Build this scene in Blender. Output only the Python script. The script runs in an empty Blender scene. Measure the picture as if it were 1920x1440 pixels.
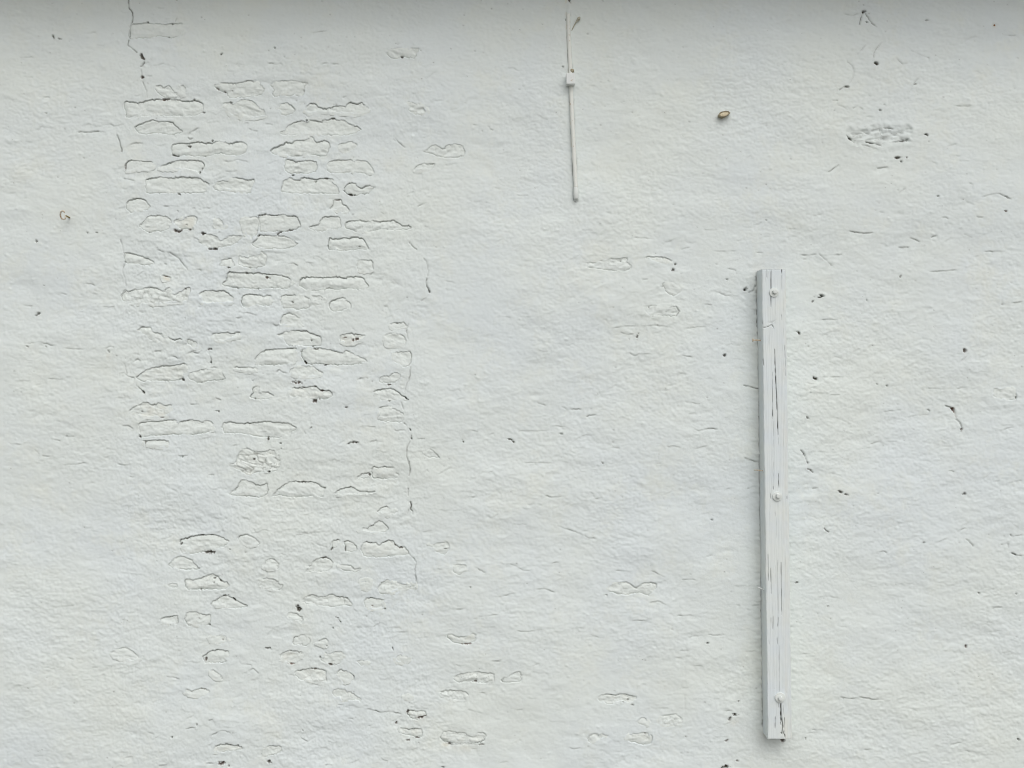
import bpy, math, random
import numpy as np
from mathutils import Vector

# ------------------------------------------------------------------ camera, sky, sun, exposure
S = 0.0017                 # metres on the wall per photograph pixel
D = 3.75                   # camera distance from the wall
ZC = 1.90                  # height of the picture centre above the ground
sc = bpy.context.scene
col = sc.collection
cam_d = bpy.data.cameras.new('camera'); cam = bpy.data.objects.new('camera', cam_d); col.objects.link(cam)
cam.location = (0, -D, ZC); cam.rotation_euler = (math.radians(90), 0, 0)
cam_d.sensor_width = 36.0; cam_d.lens = 36.0 * D / (1920 * S)
cam_d.clip_start = 0.05; cam_d.clip_end = 500
sc.camera = cam

SUN_EL, SUN_ROT = math.radians(46), math.radians(163)
w = bpy.data.worlds.new('World'); sc.world = w; w.use_nodes = True
nt = w.node_tree; bg = nt.nodes['Background']
sky = nt.nodes.new('ShaderNodeTexSky'); sky.sky_type = 'NISHITA'; sky.sun_disc = False
sky.sun_elevation = SUN_EL; sky.sun_rotation = SUN_ROT
sky.dust_density = 4.0; sky.air_density = 1.0; sky.ozone_density = 1.0
hs = nt.nodes.new('ShaderNodeHueSaturation'); hs.inputs['Saturation'].default_value = 0.22
nt.links.new(sky.outputs[0], hs.inputs['Color']); nt.links.new(hs.outputs[0], bg.inputs['Color'])
bg.inputs['Strength'].default_value = 0.10
sun_d = bpy.data.lights.new('sun', 'SUN'); sun = bpy.data.objects.new('sun', sun_d); col.objects.link(sun)
sun_d.energy = 0.6; sun_d.angle = math.radians(95); sun_d.color = (1.0, 0.985, 0.95)
sdir = Vector((math.sin(SUN_ROT) * math.cos(SUN_EL), math.cos(SUN_ROT) * math.cos(SUN_EL), math.sin(SUN_EL)))
sun.rotation_euler = (-sdir).to_track_quat('-Z', 'Y').to_euler(); sun.location = sdir * 20
sc.view_settings.view_transform = 'Standard'; sc.view_settings.look = 'None'
sc.view_settings.gamma = 1.0; sc.view_settings.exposure = 0.265
sc.view_settings.use_curve_mapping = False
sc.cycles.use_denoising = True; sc.cycles.filter_width = 1.0

# ------------------------------------------------------------------ helpers
def PW(u, v, depth=0.0):
    """photograph pixel at a given distance in front of the wall -> world point"""
    k = S * (D - depth) / D
    return Vector(((u - 960) * k, -depth, ZC + (720 - v) * k))

def tag(o, label=None, cat=None, group=None, kind=None):
    if label: o['label'] = label
    if cat: o['category'] = cat
    if group: o['group'] = group
    if kind: o['kind'] = kind
    return o

def empty(name, loc):
    o = bpy.data.objects.new(name, None); col.objects.link(o); o.location = loc; o.empty_display_size = 0.05
    return o

def link(name, me, mat, parent=None, loc=None):
    o = bpy.data.objects.new(name, me); col.objects.link(o)
    if mat: me.materials.append(mat)
    if parent:
        o.parent = parent
        o.location = -parent.location if loc is None else loc
    elif loc is not None: o.location = loc
    return o

def mesh_np(name, V, F, attrs=None):
    """V (n,3), F (m,4) quads"""
    me = bpy.data.meshes.new(name)
    V = np.ascontiguousarray(V, np.float32); F = np.ascontiguousarray(F, np.int32)
    k = F.shape[1]
    me.vertices.add(len(V)); me.vertices.foreach_set('co', V.ravel())
    me.loops.add(F.size); me.loops.foreach_set('vertex_index', F.ravel())
    me.polygons.add(len(F)); me.polygons.foreach_set('loop_start', np.arange(0, F.size, k, dtype=np.int32))
    me.update(calc_edges=True); me.validate()
    for n, a in (attrs or {}).items():
        at = me.attributes.new(n, 'FLOAT', 'POINT'); at.data.foreach_set('value', np.ascontiguousarray(a, np.float32))
    return me

LAT = {}
def vnoise(x, y, sx, sy, seed):
    """smooth value noise in -1..1 at pixel coordinates"""
    n = 256
    L = LAT.get(seed)
    if L is None: L = LAT[seed] = np.random.RandomState(seed).rand(n, n).astype(np.float32) * 2 - 1
    fx = np.asarray(x) / sx + 1000.37; fy = np.asarray(y) / sy + 1000.71
    ix = np.floor(fx).astype(np.int32); iy = np.floor(fy).astype(np.int32)
    tx = (fx - ix).astype(np.float32); ty = (fy - iy).astype(np.float32)
    tx = tx * tx * tx * (tx * (tx * 6 - 15) + 10); ty = ty * ty * ty * (ty * (ty * 6 - 15) + 10)
    i0, i1, j0, j1 = (ix & 255) * n, ((ix + 1) & 255) * n, iy & 255, (iy + 1) & 255; Lf = L.ravel()
    a = Lf[i0 + j0]; b = Lf[i1 + j0]; c = Lf[i0 + j1]; d = Lf[i1 + j1]
    return (a * (1 - tx) + b * tx) * (1 - ty) + (c * (1 - tx) + d * tx) * ty

def rot(x, y, deg):
    c, s = np.cos(np.radians(deg)), np.sin(np.radians(deg))
    return x * c + y * s, -x * s + y * c

def sstep(a, b, x):
    t = np.clip((x - a) / (b - a), 0, 1); return t * t * (3 - 2 * t)

def plaster(x, y):
    """height of the rendered surface in millimetres towards the camera"""
    wx = x + 9 * vnoise(x, y, 60, 60, 91); wy = y + 9 * vnoise(x, y, 60, 60, 92)
    h = 4.6 * vnoise(wx, wy, 300, 230, 1) + 3.1 * vnoise(wx, wy, 130, 90, 2) + 1.75 * vnoise(wx, wy, 58, 38, 3)
    h += (0.25 + 0.65 * sstep(-.2, .6, vnoise(x, y, 140, 110, 24))) * vnoise(wx, wy, 27, 17, 4)
    m = sstep(-0.35, 0.55, vnoise(x, y, 210, 160, 11) + 0.35 * sstep(1150, 1700, x) + 0.3 * sstep(900, 1300, y) - 0.3 * sstep(700, 300, y))
    wa = 38 * vnoise(x, y, 330, 260, 95)
    def rot2(p, q, deg):           # small local turn, blended so the pattern never shears
        a0, b0 = rot(p, q, deg - 16); a1, b1 = rot(p, q, deg + 16); k_ = sstep(-14, 14, wa); return (a0, b0, a1, b1, k_)
    def vn2(R_, sx, sy, sd): return vnoise(R_[0], R_[1], sx, sy, sd) * (1 - R_[4]) + vnoise(R_[2], R_[3], sx, sy, sd + 500) * R_[4]
    R_ = rot2(wx, wy, -20); h += m * (0.42 * vn2(R_, 34, 11, 5) + 0.15 * vn2(R_, 14, 5.5, 6))
    a, b = rot(wx, wy, 14); m2 = sstep(0.0, 0.6, vnoise(x, y, 150, 120, 12))
    h += m2 * 0.28 * vnoise(a, b, 40, 7, 7)
    # small paint lips and crumbs, in patches
    q1 = sstep(-0.15, 0.5, vnoise(x, y, 95, 60, 15) + 0.25 * m); q2 = sstep(-0.1, 0.5, vnoise(x, y, 70, 80, 16))
    R_ = rot2(wx, wy, -8); h += q1 * 0.26 * np.tanh(4.0 * vn2(R_, 14, 8.0, 17))
    R_ = rot2(wx, wy, 12); h += q2 * 0.19 * np.tanh(4.0 * vn2(R_, 9, 6, 18))
    a, b = rot(wx, wy, -28); h += 0.45 * q1 * q2 * np.maximum(vnoise(a, b, 24, 7, 19), 0) ** 2 * 2.0
    # brick courses just readable under the paint
    reg = sstep(215, 250, x) * sstep(800, 755, x) * sstep(20, 90, y)
    cy = y + 22 * vnoise(x, y, 150, 260, 20) + 9 * vnoise(x, y, 34, 24, 22)
    h += reg * 0.42 * (0.1 + 1.1 * sstep(-.1, .6, vnoise(x, y, 60, 40, 23))) * np.cos(cy * 2 * math.pi / 33.0)
    g = 0.55 + 0.45 * sstep(-0.5, 0.6, vnoise(x, y, 120, 90, 13)) + 0.35 * m
    a, b = rot(x, y, -8)
    h += g * (0.24 * vnoise(a, b, 10, 7.5, 8) + 0.44 * vnoise(a, b, 5.4, 4.2, 9) + 0.54 * vnoise(x, y, 3.6, 3.0, 10))
    # thin ridges left by the brush
    r = vnoise(wx, wy, 16, 8, 14); h += 0.22 * m * np.exp(-(r / 0.13) ** 2)
    return h

# ------------------------------------------------------------------ materials
def new_mat(name):
    m = bpy.data.materials.new(name); m.use_nodes = True
    return m, m.node_tree, m.node_tree.nodes['Principled BSDF']

def ramp(nt, fac, c0, c1, p0=0.35, p1=0.65):
    r = nt.nodes.new('ShaderNodeValToRGB'); r.color_ramp.elements[0].position = p0; r.color_ramp.elements[1].position = p1
    r.color_ramp.elements[0].color = (*c0, 1); r.color_ramp.elements[1].color = (*c1, 1)
    nt.links.new(fac, r.inputs[0]); return r.outputs[0]

def noise(nt, scale, detail=4, rough=0.6, vec=None):
    n = nt.nodes.new('ShaderNodeTexNoise'); n.inputs['Scale'].default_value = scale
    n.inputs['Detail'].default_value = detail; n.inputs['Roughness'].default_value = rough
    if vec is None:
        tc = nt.nodes.new('ShaderNodeTexCoord'); vec = tc.outputs['Object']
    nt.links.new(vec, n.inputs['Vector']); return n.outputs[0]

def mix(nt, fac, a, b):
    m = nt.nodes.new('ShaderNodeMix'); m.data_type = 'RGBA'
    if isinstance(fac, float): m.inputs[0].default_value = fac
    else: nt.links.new(fac, m.inputs[0])
    for i, c in ((6, a), (7, b)):
        if isinstance(c, tuple): m.inputs[i].default_value = (*c, 1)
        else: nt.links.new(c, m.inputs[i])
    return m.outputs[2]

def attr(nt, name):
    a = nt.nodes.new('ShaderNodeAttribute'); a.attribute_name = name; return a.outputs['Fac']

def bump(nt, bsdf, h, strength, dist):
    b = nt.nodes.new('ShaderNodeBump'); b.inputs['Strength'].default_value = strength; b.inputs['Distance'].default_value = dist
    nt.links.new(h, b.inputs['Height']); nt.links.new(b.outputs[0], bsdf.inputs['Normal'])

def wall_paint(name, ca, cb, cream):
    m, nt, p = new_mat(name)
    base = ramp(nt, noise(nt, 1.7, 5, 0.6), ca, cb, 0.38, 0.62)
    base = mix(nt, ramp(nt, noise(nt, 5.5, 6, 0.7), (0, 0, 0), (1, 1, 1), 0.52, 0.74), base, cream)
    fleck = ramp(nt, noise(nt, 160, 3, 0.7), (0, 0, 0), (0.4, 0.4, 0.4), 0.70, 0.80)
    base = mix(nt, fleck, base, (0.52, 0.54, 0.49))
    base = mix(nt, attr(nt, 'warm'), base, (0.74, 0.69, 0.555))
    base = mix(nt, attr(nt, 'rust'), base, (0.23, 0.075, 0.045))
    base = mix(nt, attr(nt, 'grime_shade'), base, (0.075, 0.066, 0.050))  # dirt in cracks and holes, plus shade painted under steps and brick edges
    nt.links.new(base, p.inputs['Base Color'])
    p.inputs['Roughness'].default_value = 0.82; p.inputs['Specular IOR Level'].default_value = 0.25
    bump(nt, p, noise(nt, 300, 4, 0.7), 0.45, 0.0016)
    return m

M_PLASTER = wall_paint('whitewashed_render', (0.748, 0.796, 0.765), (0.728, 0.784, 0.792), (0.752, 0.79, 0.742))
M_BRICK = wall_paint('whitewashed_brick', (0.756, 0.800, 0.757), (0.735, 0.787, 0.782), (0.762, 0.79, 0.735))

def simple(name, c0, c1, scale, rough=0.6, metal=0.0, p0=0.35, p1=0.65, bs=0.0, bd=0.0005):
    m, nt, p = new_mat(name)
    n = noise(nt, scale, 6, 0.65)
    nt.links.new(ramp(nt, n, c0, c1, p0, p1), p.inputs['Base Color'])
    p.inputs['Roughness'].default_value = rough; p.inputs['Metallic'].default_value = metal
    p.inputs['Specular IOR Level'].default_value = 0.3
    if bs: bump(nt, p, n, bs, bd)
    return m

M_PAINTED_METAL = simple('painted_metal', (0.755, 0.79, 0.77), (0.70, 0.735, 0.71), 60, 0.55, 0, 0.3, 0.7, 0.4)
M_CONDUIT = simple('painted_conduit', (0.45, 0.33, 0.18), (0.775, 0.795, 0.75), 75, 0.6, 0, 0.28, 0.38, 0.4)
M_BOX = simple('painted_box', (0.50, 0.42, 0.28), (0.765, 0.795, 0.785), 45, 0.6, 0, 0.26, 0.36, 0.4)
M_RUST_PAINT = simple('rust_under_paint', (0.46, 0.24, 0.10), (0.64, 0.60, 0.50), 130, 0.75, 0, 0.36, 0.52, 0.5)
M_BRASS = simple('tarnished_brass', (0.30, 0.22, 0.06), (0.17, 0.13, 0.05), 200, 0.5, 0.4)
M_RUST = simple('rusty_iron', (0.34, 0.13, 0.04), (0.16, 0.07, 0.03), 220, 0.85, 0.1)
M_CREAM = simple('cream_filling', (0.76, 0.68, 0.50), (0.55, 0.45, 0.28), 190, 0.8, 0, 0.5, 0.72)
M_OLIVE = simple('grimy_rim', (0.25, 0.21, 0.13), (0.52, 0.48, 0.36), 160, 0.8)
M_STUB = simple('dirty_paint', (0.36, 0.34, 0.25), (0.62, 0.61, 0.52), 170, 0.8)
M_NAILP = simple('painted_nail', (0.55, 0.36, 0.20), (0.74, 0.68, 0.56), 160, 0.7, 0, 0.35, 0.6)
M_SOFFIT = simple('soffit_boards', (0.30, 0.28, 0.24), (0.38, 0.36, 0.31), 9, 0.8)
M_GROUND = simple('gravel_ground', (0.15, 0.145, 0.13), (0.27, 0.26, 0.235), 14, 0.95, 0, 0.3, 0.7, 0.8, 0.02)

# wood: paint with bare cracks
def wood_mat():
    m, nt, p = new_mat('painted_timber')
    tc = nt.nodes.new('ShaderNodeTexCoord'); mp = nt.nodes.new('ShaderNodeMapping')
    mp.inputs['Scale'].default_value = (1, 1, 0.035); nt.links.new(tc.outputs['Object'], mp.inputs['Vector'])
    grain = noise(nt, 330, 5, 0.65, mp.outputs[0])
    base = ramp(nt, noise(nt, 9, 5, 0.6), (0.705, 0.762, 0.785), (0.745, 0.785, 0.760))
    base = mix(nt, ramp(nt, grain, (0.5, 0.5, 0.5), (0, 0, 0), 0.32, 0.44), base, (0.50, 0.53, 0.52))
    base = mix(nt, attr(nt, 'warm'), base, (0.74, 0.70, 0.58))
    base = mix(nt, attr(nt, 'grime_shade'), base, (0.06, 0.055, 0.045))
    nt.links.new(base, p.inputs['Base Color']); p.inputs['Roughness'].default_value = 0.6
    p.inputs['Specular IOR Level'].default_value = 0.3
    bump(nt, p, grain, 0.35, 0.0012)
    return m
M_WOOD = wood_mat()

# ------------------------------------------------------------------ traced data
# Every outline is a feature of the flat wall face, in photograph pixels after t().
def t(x0, y0, k, s):
    return np.array([[x0 + float(a.split(',')[0]) / k, y0 + float(a.split(',')[1]) / k] for a in s.split()])

# (tile, outline, (top,right,bottom,left) edge openness, recess mm, roughness, warm)
BR = []
def B(tile, s, e, rec=4.0, rough=1.0, warm=0.0, k=6): BR.append((t(*tile, k, s), e, rec, rough, warm))
TA, TB, TC, TD, TE, TF, TG, TH = (200, 0), (500, 0), (200, 220), (500, 220), (200, 440), (500, 440), (200, 660), (500, 660)
TI, TJ, TK, TL, TN, TM, TP, TQ = (200, 860), (500, 860), (200, 1080), (500, 1080), (200, 1200), (500, 1200), (800, 1200), (1100, 1200)
B(TA, "200,1165 215,1145 280,1150 340,1162 385,1160 460,1135 580,1115 640,1130 720,1120 800,1128 900,1140 1000,1135 1075,1160 1090,1210 1085,1255 1030,1290 960,1305 800,1300 600,1302 400,1312 225,1320 215,1270 200,1210", (.95,.3,.4,.75))
B(TA, "285,275 400,268 520,268 640,278 740,270 860,272 870,330 850,390 770,420 700,425 600,408 500,430 380,432 265,440 262,380 265,320", (.5,.1,.5,.9), 2.5, .6)
B(TA, "545,1005 560,975 600,962 650,995 700,962 725,985 760,1040 810,1080 780,1105 700,1110 620,1080 570,1040", (.8,.5,.6,.2), 3.5, 1.3)
B(TA, "800,1040 830,965 860,965 890,1000 895,1050 870,1090 820,1085", (.45,.5,.4,.2), 3)
B(TA, "1215,955 1290,940 1360,940 1450,945 1520,930 1600,910 1700,930 1750,970 1770,1010 1750,1055 1700,1070 1640,1080 1560,1095 1450,1095 1380,1100 1350,1050 1290,1030 1240,1010", (.6,.6,.65,.5), 3, 1.4)
B(TA, "1290,1190 1340,1160 1400,1165 1480,1135 1600,1125 1680,1170 1750,1230 1800,1300 1700,1330 1500,1330 1380,1300 1330,1250", (.6,.3,.1,.2), 2.5, 1.3)
B(TC, "325,110 370,80 460,55 520,30 570,45 620,55 720,50 770,90 850,165 790,185 720,195 640,185 600,175 500,185 440,195 370,180 325,140", (.8,.6,.65,.5), 4, 1.3)
B(TB, "45,960 100,935 190,915 300,912 380,925 465,940 430,975 425,1030 400,1075 360,1090 310,1065 250,1085 180,1075 100,1085 60,1060 85,1010", (.45,.4,.55,.4), 3)
B(TB, "420,1250 445,1210 480,1170 520,1162 560,1180 600,1215 680,1222 780,1190 880,1200 910,1170 945,1150 1000,1170 1075,1160 1120,1200 1160,1225 1120,1280 1000,1300 900,1290 800,1280 650,1270 560,1265 480,1290", (.9,.3,.2,.4), 4, 1.3)
B(TD, "150,185 200,130 280,70 350,45 440,40 520,30 600,45 670,30 750,15 800,35 870,38 900,55 960,90 1000,105 1060,130 950,190 850,200 750,195 600,200 450,190 300,195", (.85,.3,.4,.5), 4)
B(TB, "120,1230 150,1180 210,1155 270,1180 320,1235 260,1285 180,1290", (.6,.5,.4,.3), 3)
B(TB, "1390,555 1500,540 1600,550 1720,550 1690,610 1660,660 1600,655 1540,640 1470,660 1400,655 1350,610", (.4,.2,.75,.2), 2.5, 1.4)
B(TB, "1580,1140 1650,1165 1720,1145 1780,1210 1820,1260 1780,1300 1700,1295 1620,1260 1590,1200", (.4,.3,.4,.3), 2.5, 1.6)
B(TC, "725,345 740,315 800,293 900,292 1000,280 1080,285 1170,295 1240,275 1300,265 1380,300 1460,275 1570,300 1580,350 1560,400 1490,425 1400,420 1300,410 1200,415 1120,435 1000,432 900,425 800,437 740,425 728,390", (.9,.3,.75,.85))
B(TC, "215,560 225,515 260,487 340,490 430,500 500,500 530,560 480,590 340,600 230,620", (.7,.1,.1,.95), 3)
B(TC, "590,580 640,540 750,500 820,485 920,482 1000,485 1060,495 1095,525 1090,560 1060,605 1020,635 900,600 780,590 680,595", (.9,.95,.05,.2))
B(TC, "440,715 500,685 600,675 740,685 850,670 920,680 1010,678 1080,705 1150,760 1130,820 1080,850 960,855 850,850 740,855 640,850 530,855 450,850 440,790", (.75,.2,.8,.45), 4, .8)
B(TC, "1205,780 1230,735 1290,722 1370,720 1420,685 1480,685 1560,705 1660,705 1660,745 1640,790 1620,845 1560,858 1450,850 1380,820 1280,830 1215,810", (.75,.3,.75,.3), 4, 1.2)
B(TC, "220,985 245,945 300,918 370,915 430,930 450,945 460,975 490,1005 450,1040 380,1050 280,1075 240,1040 220,1015", (.85,.35,.45,.65), 4, .7)
B(TC, "430,1170 460,1125 520,1108 620,1110 690,1130 740,1190 700,1240 640,1275 560,1280 470,1290 400,1250 370,1215", (.65,.45,.75,.3), 4, 1.2)
B(TC, "755,1180 780,1150 850,1130 920,1115 970,1108 1015,1130 1010,1180 990,1250 930,1265 860,1262 800,1230", (.65,.3,.75,.4), 4, 1, .15)
B(TC, "1210,1170 1250,1130 1300,1165 1350,1230 1280,1260 1220,1230", (.5,.3,.05,.3), 2.5)
B(TC, "1515,1170 1560,1135 1640,1120 1712,1130 1712,1200 1705,1270 1680,1330 1620,1370 1560,1330 1530,1250", (.65,.8,.05,.2), 3)
B(TC, "1090,1320 1150,1320 1220,1335 1280,1390 1330,1370 1390,1335 1480,1330 1520,1340 1480,1390 1420,1430 1330,1450 1240,1470 1150,1460 1075,1430 1040,1390", (.6,.3,.5,.3), 3.5, 1.5)
B(TD, "40,380 70,350 130,325 190,305 210,280 270,292 340,262 430,262 470,225 495,212 530,250 560,285 610,265 650,260 700,285 710,330 695,380 660,430 600,435 540,420 450,425 340,435 230,435 130,425 60,405", (.8,.5,.75,.65), 4, 1.3)
B(TD, "800,310 860,292 950,272 1000,295 1020,320 980,365 920,400 850,405 810,380 795,345", (.55,.35,.35,.35), 3, 1.3)
B(TD, "205,510 220,475 270,475 320,500 380,500 440,485 520,490 560,505 570,555 545,605 480,628 380,630 260,630 210,600", (.7,.55,.75,.4), 4, 1.4)
B(TD, "675,560 690,520 730,492 800,482 920,478 1000,485 1080,485 1140,512 1180,560 1215,635 1100,630 1000,615 880,620 760,625 690,605", (.65,.65,.55,.4), 3.5, .7)
B(TD, "165,830 185,730 230,700 270,680 300,700 370,705 400,680 470,680 530,695 620,690 680,690 745,695 765,740 800,800 815,850 760,860 640,855 500,858 350,855 250,850", (.85,.65,.55,.5))
B(TD, "870,825 885,780 920,745 960,732 1000,740 1040,790 1060,800 1120,772 1220,778 1180,810 1140,855 1060,865 980,875 900,860", (.85,.2,1,.6), 4.5)
B(TD, "705,1035 745,985 755,930 835,930 850,970 900,1010 935,1040 910,1085 840,1080 770,1055", (.85,.7,.25,.7), 3.5)
B(TD, "-85,1140 -70,1105 -10,1095 100,1105 200,1100 250,1115 320,1112 350,1135 375,1180 385,1225 340,1250 280,1270 180,1285 60,1285 -75,1285 -80,1220", (.95,.7,.95,.75), 4.5, .8)
B(TD, "480,1240 520,1220 570,1215 600,1170 640,1125 720,1115 790,1120 825,1140 835,1200 830,1240 780,1270 680,1275 590,1275 520,1270", (.75,.45,.35,.4), 4, .8)
B(TD, "880,1220 895,1180 950,1165 1020,1165 1050,1155 1100,1180 1180,1165 1270,1175 1330,1165 1420,1160 1480,1185 1550,1220 1600,1212 1620,1250 1500,1265 1380,1265 1280,1255 1180,1275 1100,1290 1020,1295 960,1270 900,1250", (.9,.4,.55,.6), 4, 1.4)
B(TD, "-165,1430 -150,1400 -110,1370 -90,1325 0,1330 100,1338 200,1340 260,1365 310,1400 355,1420 300,1455 200,1478 100,1478 0,1480 -120,1465", (.75,.4,.6,.5), 4)
B(TF, "680,130 695,60 715,30 740,48 800,48 870,35 920,42 980,25 1030,30 1090,55 1120,100 1150,160 1060,165 960,168 850,178 760,172 695,165", (.85,.65,.65,.9), 4)
B(TF, "1010,360 1020,310 1050,290 1120,290 1180,290 1195,340 1205,390 1150,420 1050,420", (.75,.55,.05,.4), 3)
B(TF, "365,570 370,525 400,485 440,480 540,482 660,485 770,472 830,478 875,492 930,475 1040,475 1090,495 1120,540 1145,580 1120,610 1040,615 900,605 800,620 700,600 600,625 500,630 420,605", (1,.65,.65,.75), 4.5)
B(TE, "1300,565 1345,510 1365,425 1400,420 1500,430 1580,432 1680,430 1750,440 1820,445 1920,455 2000,470 2040,480 2060,500 2090,540 2060,600 2000,610 1920,600 1800,605 1640,605 1480,600 1400,590", (.9,.5,.65,.9), 4.2)
B(TF, "155,710 190,688 280,682 370,685 430,700 480,725 490,760 470,820 400,832 330,838 270,825 190,830 170,780", (.55,.45,.5,.35), 3, .7)
B(TF, "505,695 560,695 610,697 640,725 655,745 640,790 560,810 500,800 490,750", (.5,.4,.3,.3), 3, 1.3)
B(TF, "700,800 720,755 780,725 850,705 890,735 945,780 940,830 870,840 780,858 720,840", (.75,.6,.4,.5), 3.5)
B(TE, "1515,760 1520,710 1560,680 1610,668 1700,678 1770,695 1840,680 1850,720 1830,800 1760,795 1690,800 1580,825 1530,800", (.85,.2,.55,1), 4.5)
B(TE, "1040,690 1060,655 1100,630 1180,632 1240,635 1320,632 1360,655 1420,705 1430,760 1400,775 1260,780 1080,780", (.85,.5,.15,.3), 4)
B(TE, "160,700 210,625 240,645 290,625 390,615 480,595 570,605 640,645 690,605 720,600 730,660 760,680 860,635 900,605 945,605 935,680 920,755 820,770 700,780 500,790 300,780 200,750", (.75,.3,.25,.85), 3.5, 1.8)
B(TE, "200,215 260,205 330,225 400,245 450,270 525,300 525,330 430,342 330,325 210,310", (.75,.3,.55,.5), 3.5)
B(TE, "625,465 700,470 725,490 700,530 630,510", (.8,.5,.3,.5), 3, 1, .45)
B(TE, "1270,355 1290,310 1330,275 1400,268 1420,310 1440,345 1380,370", (.65,.5,.3,.6), 3)
B(TE, "1490,240 1560,265 1640,245 1700,255 1730,205 1760,200 1800,240 1790,330 1750,360 1650,375 1550,360 1480,330", (.6,.4,.5,.3), 3, 1.4)
B(TE, "350,1075 400,1045 480,1045 520,1075 540,1105 620,1120 700,1160 770,1185 820,1165 850,1180 760,1215 700,1220 640,1235 580,1210 500,1160 420,1110", (.8,.4,.25,.3), 4)
B(TE, "905,1215 910,1180 950,1185 1010,1215 1040,1275 980,1280", (.85,.5,.2,.7), 3.5)
B(TE, "1170,1150 1200,1110 1280,1110 1370,1100 1400,1120 1450,1100 1500,1100 1490,1160 1400,1180 1320,1215 1230,1200", (.65,.2,.1,.3), 3)
B(TF, "155,1010 170,930 210,895 265,885 320,910 370,945 360,990 400,1030 330,1035 240,1030", (.75,.5,.2,.5), 3.5)
B(TF, "105,1130 160,1115 210,1085 300,1080 400,1082 450,1080 490,1110 560,1130 605,1150 615,1200 600,1250 480,1255 360,1245 290,1255 230,1235 200,1190 180,1160", (.8,.4,.55,.3), 4)
B(TF, "820,1165 840,1130 910,1115 1000,1118 1060,1130 1110,1140 1090,1190 1000,1220 900,1240 840,1210", (.8,.2,.1,.5), 4, 1.3, .1)
B(TF, "1375,1015 1420,995 1480,990 1540,985 1565,1020 1580,1050 1500,1065 1420,1060", (.5,.4,.45,.3), 3)
B(TF, "1320,1135 1400,1115 1480,1115 1540,1140 1570,1190 1550,1250 1440,1260 1340,1250", (.55,.35,.1,.2), 3, 1.3)
B((0,0), "478,673 485,665 488,662 500,656 517,655 538,653 555,653 555,664 553,674 550,681 533,683 517,684 500,684 483,683", (.75,.25,.65,.4), 4, 1, 0, 1)
B((0,0), "563,660 570,655 590,653 608,654 625,658 642,662 650,657 660,662 672,668 683,673 689,677 683,680 660,684 640,684 615,684 600,683 585,684 573,681 567,672", (.8,.4,.85,.95), 4, 1, 0, 1)
B((0,0), "738,662 755,661 768,659 772,668 771,678 765,686 757,688 747,682 738,676", (.5,.9,.6,.1), 3.5, 1, 0, 1)
B(TH, "255,225 290,190 350,168 430,168 520,170 580,205 640,245 560,280 400,290 290,270", (.65,.5,.15,.4), 3)
B(TH, "240,490 280,440 300,405 370,398 440,405 490,388 545,385 590,415 625,432 710,435 735,470 730,505 660,535 600,520 520,530 430,515 330,515", (.9,.5,.5,.3), 4, 1.5, .08)
B(TG, "1610,500 1645,460 1640,410 1680,388 1720,400 1740,455 1820,455 1880,500 1800,525 1700,530 1640,520", (.7,.4,.6,.95), 3.5, 1.3)
B(TH, "1200,445 1260,425 1350,412 1420,420 1480,455 1540,495 1600,545 1500,545 1380,555 1300,540 1240,500", (.95,.8,.35,.3), 4, 1.4)
B(TH, "1270,330 1275,295 1320,270 1370,280 1420,240 1470,235 1510,265 1490,310 1430,340 1340,350", (.55,.35,.5,.5), 3)
B(TH, "1250,650 1290,620 1350,608 1410,625 1460,655 1530,690 1545,760 1530,790 1450,780 1330,780 1240,760 1260,700", (.6,.3,.5,.3), 3, 1.4)
B(TH, "1185,1315 1205,1290 1260,1302 1340,1290 1440,1310 1445,1360 1490,1390 1460,1420 1330,1425 1200,1420 1180,1385", (.65,.35,.85,.6), 3.5, 1.2, .06)
B(TH, "1010,1420 1060,1380 1130,1365 1165,1378 1150,1415", (.65,.2,.3,.5), 3)
B(TG, "330,285 380,245 450,205 540,170 640,160 760,155 850,130 900,155 880,210 860,290 800,315 720,325 600,325 480,320 400,330", (.9,.2,.7,.6), 4, 1.2, .05)
B(TG, "920,240 1000,225 1080,200 1200,205 1285,205 1300,250 1330,305 1250,320 1150,325 1060,345 1000,335 950,310 920,290", (.45,.5,.9,.3), 4)
B(TG, "1420,185 1480,175 1600,175 1680,180 1700,215 1600,230 1500,215", (.75,.3,.1,.3), 3)
B(TG, "255,675 310,620 370,585 410,565 470,570 510,600 580,575 640,600 720,600 720,660 700,720 640,740 500,740 340,735 290,710", (.85,.2,.15,.7), 3.5, 1.5, .12)
B(TG, "360,830 390,795 500,785 600,780 700,765 770,768 810,795 880,775 960,765 1010,780 1080,795 1120,772 1180,790 1195,830 1190,890 1100,910 980,930 840,930 700,930 560,940 400,955 370,890", (.75,.35,.6,.35), 3.8)
B(TG, "1295,850 1310,800 1370,785 1440,795 1540,808 1640,795 1760,785 1860,790 1960,800 2050,805 2100,830 2140,860 2080,900 2060,950 1920,965 1800,955 1700,955 1580,925 1480,910 1330,910", (.85,.3,.5,.5), 4)
B(TG, "400,995 500,1000 580,992 650,995 700,1020 700,1060 600,1080 480,1060 410,1030", (.95,.4,.1,.4), 4)
B(TG, "1500,1110 1570,1085 1640,1110 1740,1130 1850,1105 1900,1130 1960,1170 1960,1260 1900,1340 1700,1350 1560,1400 1480,1330 1380,1260 1450,1230", (.55,.3,.4,.4), 3, 2.4, .05)
B(TI, "1370,400 1440,355 1480,295 1510,250 1560,245 1640,265 1690,300 1760,295 1800,275 1815,340 1800,400 1740,430 1640,430 1500,420", (.55,.5,.75,.65), 3.5, 1.2)
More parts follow.
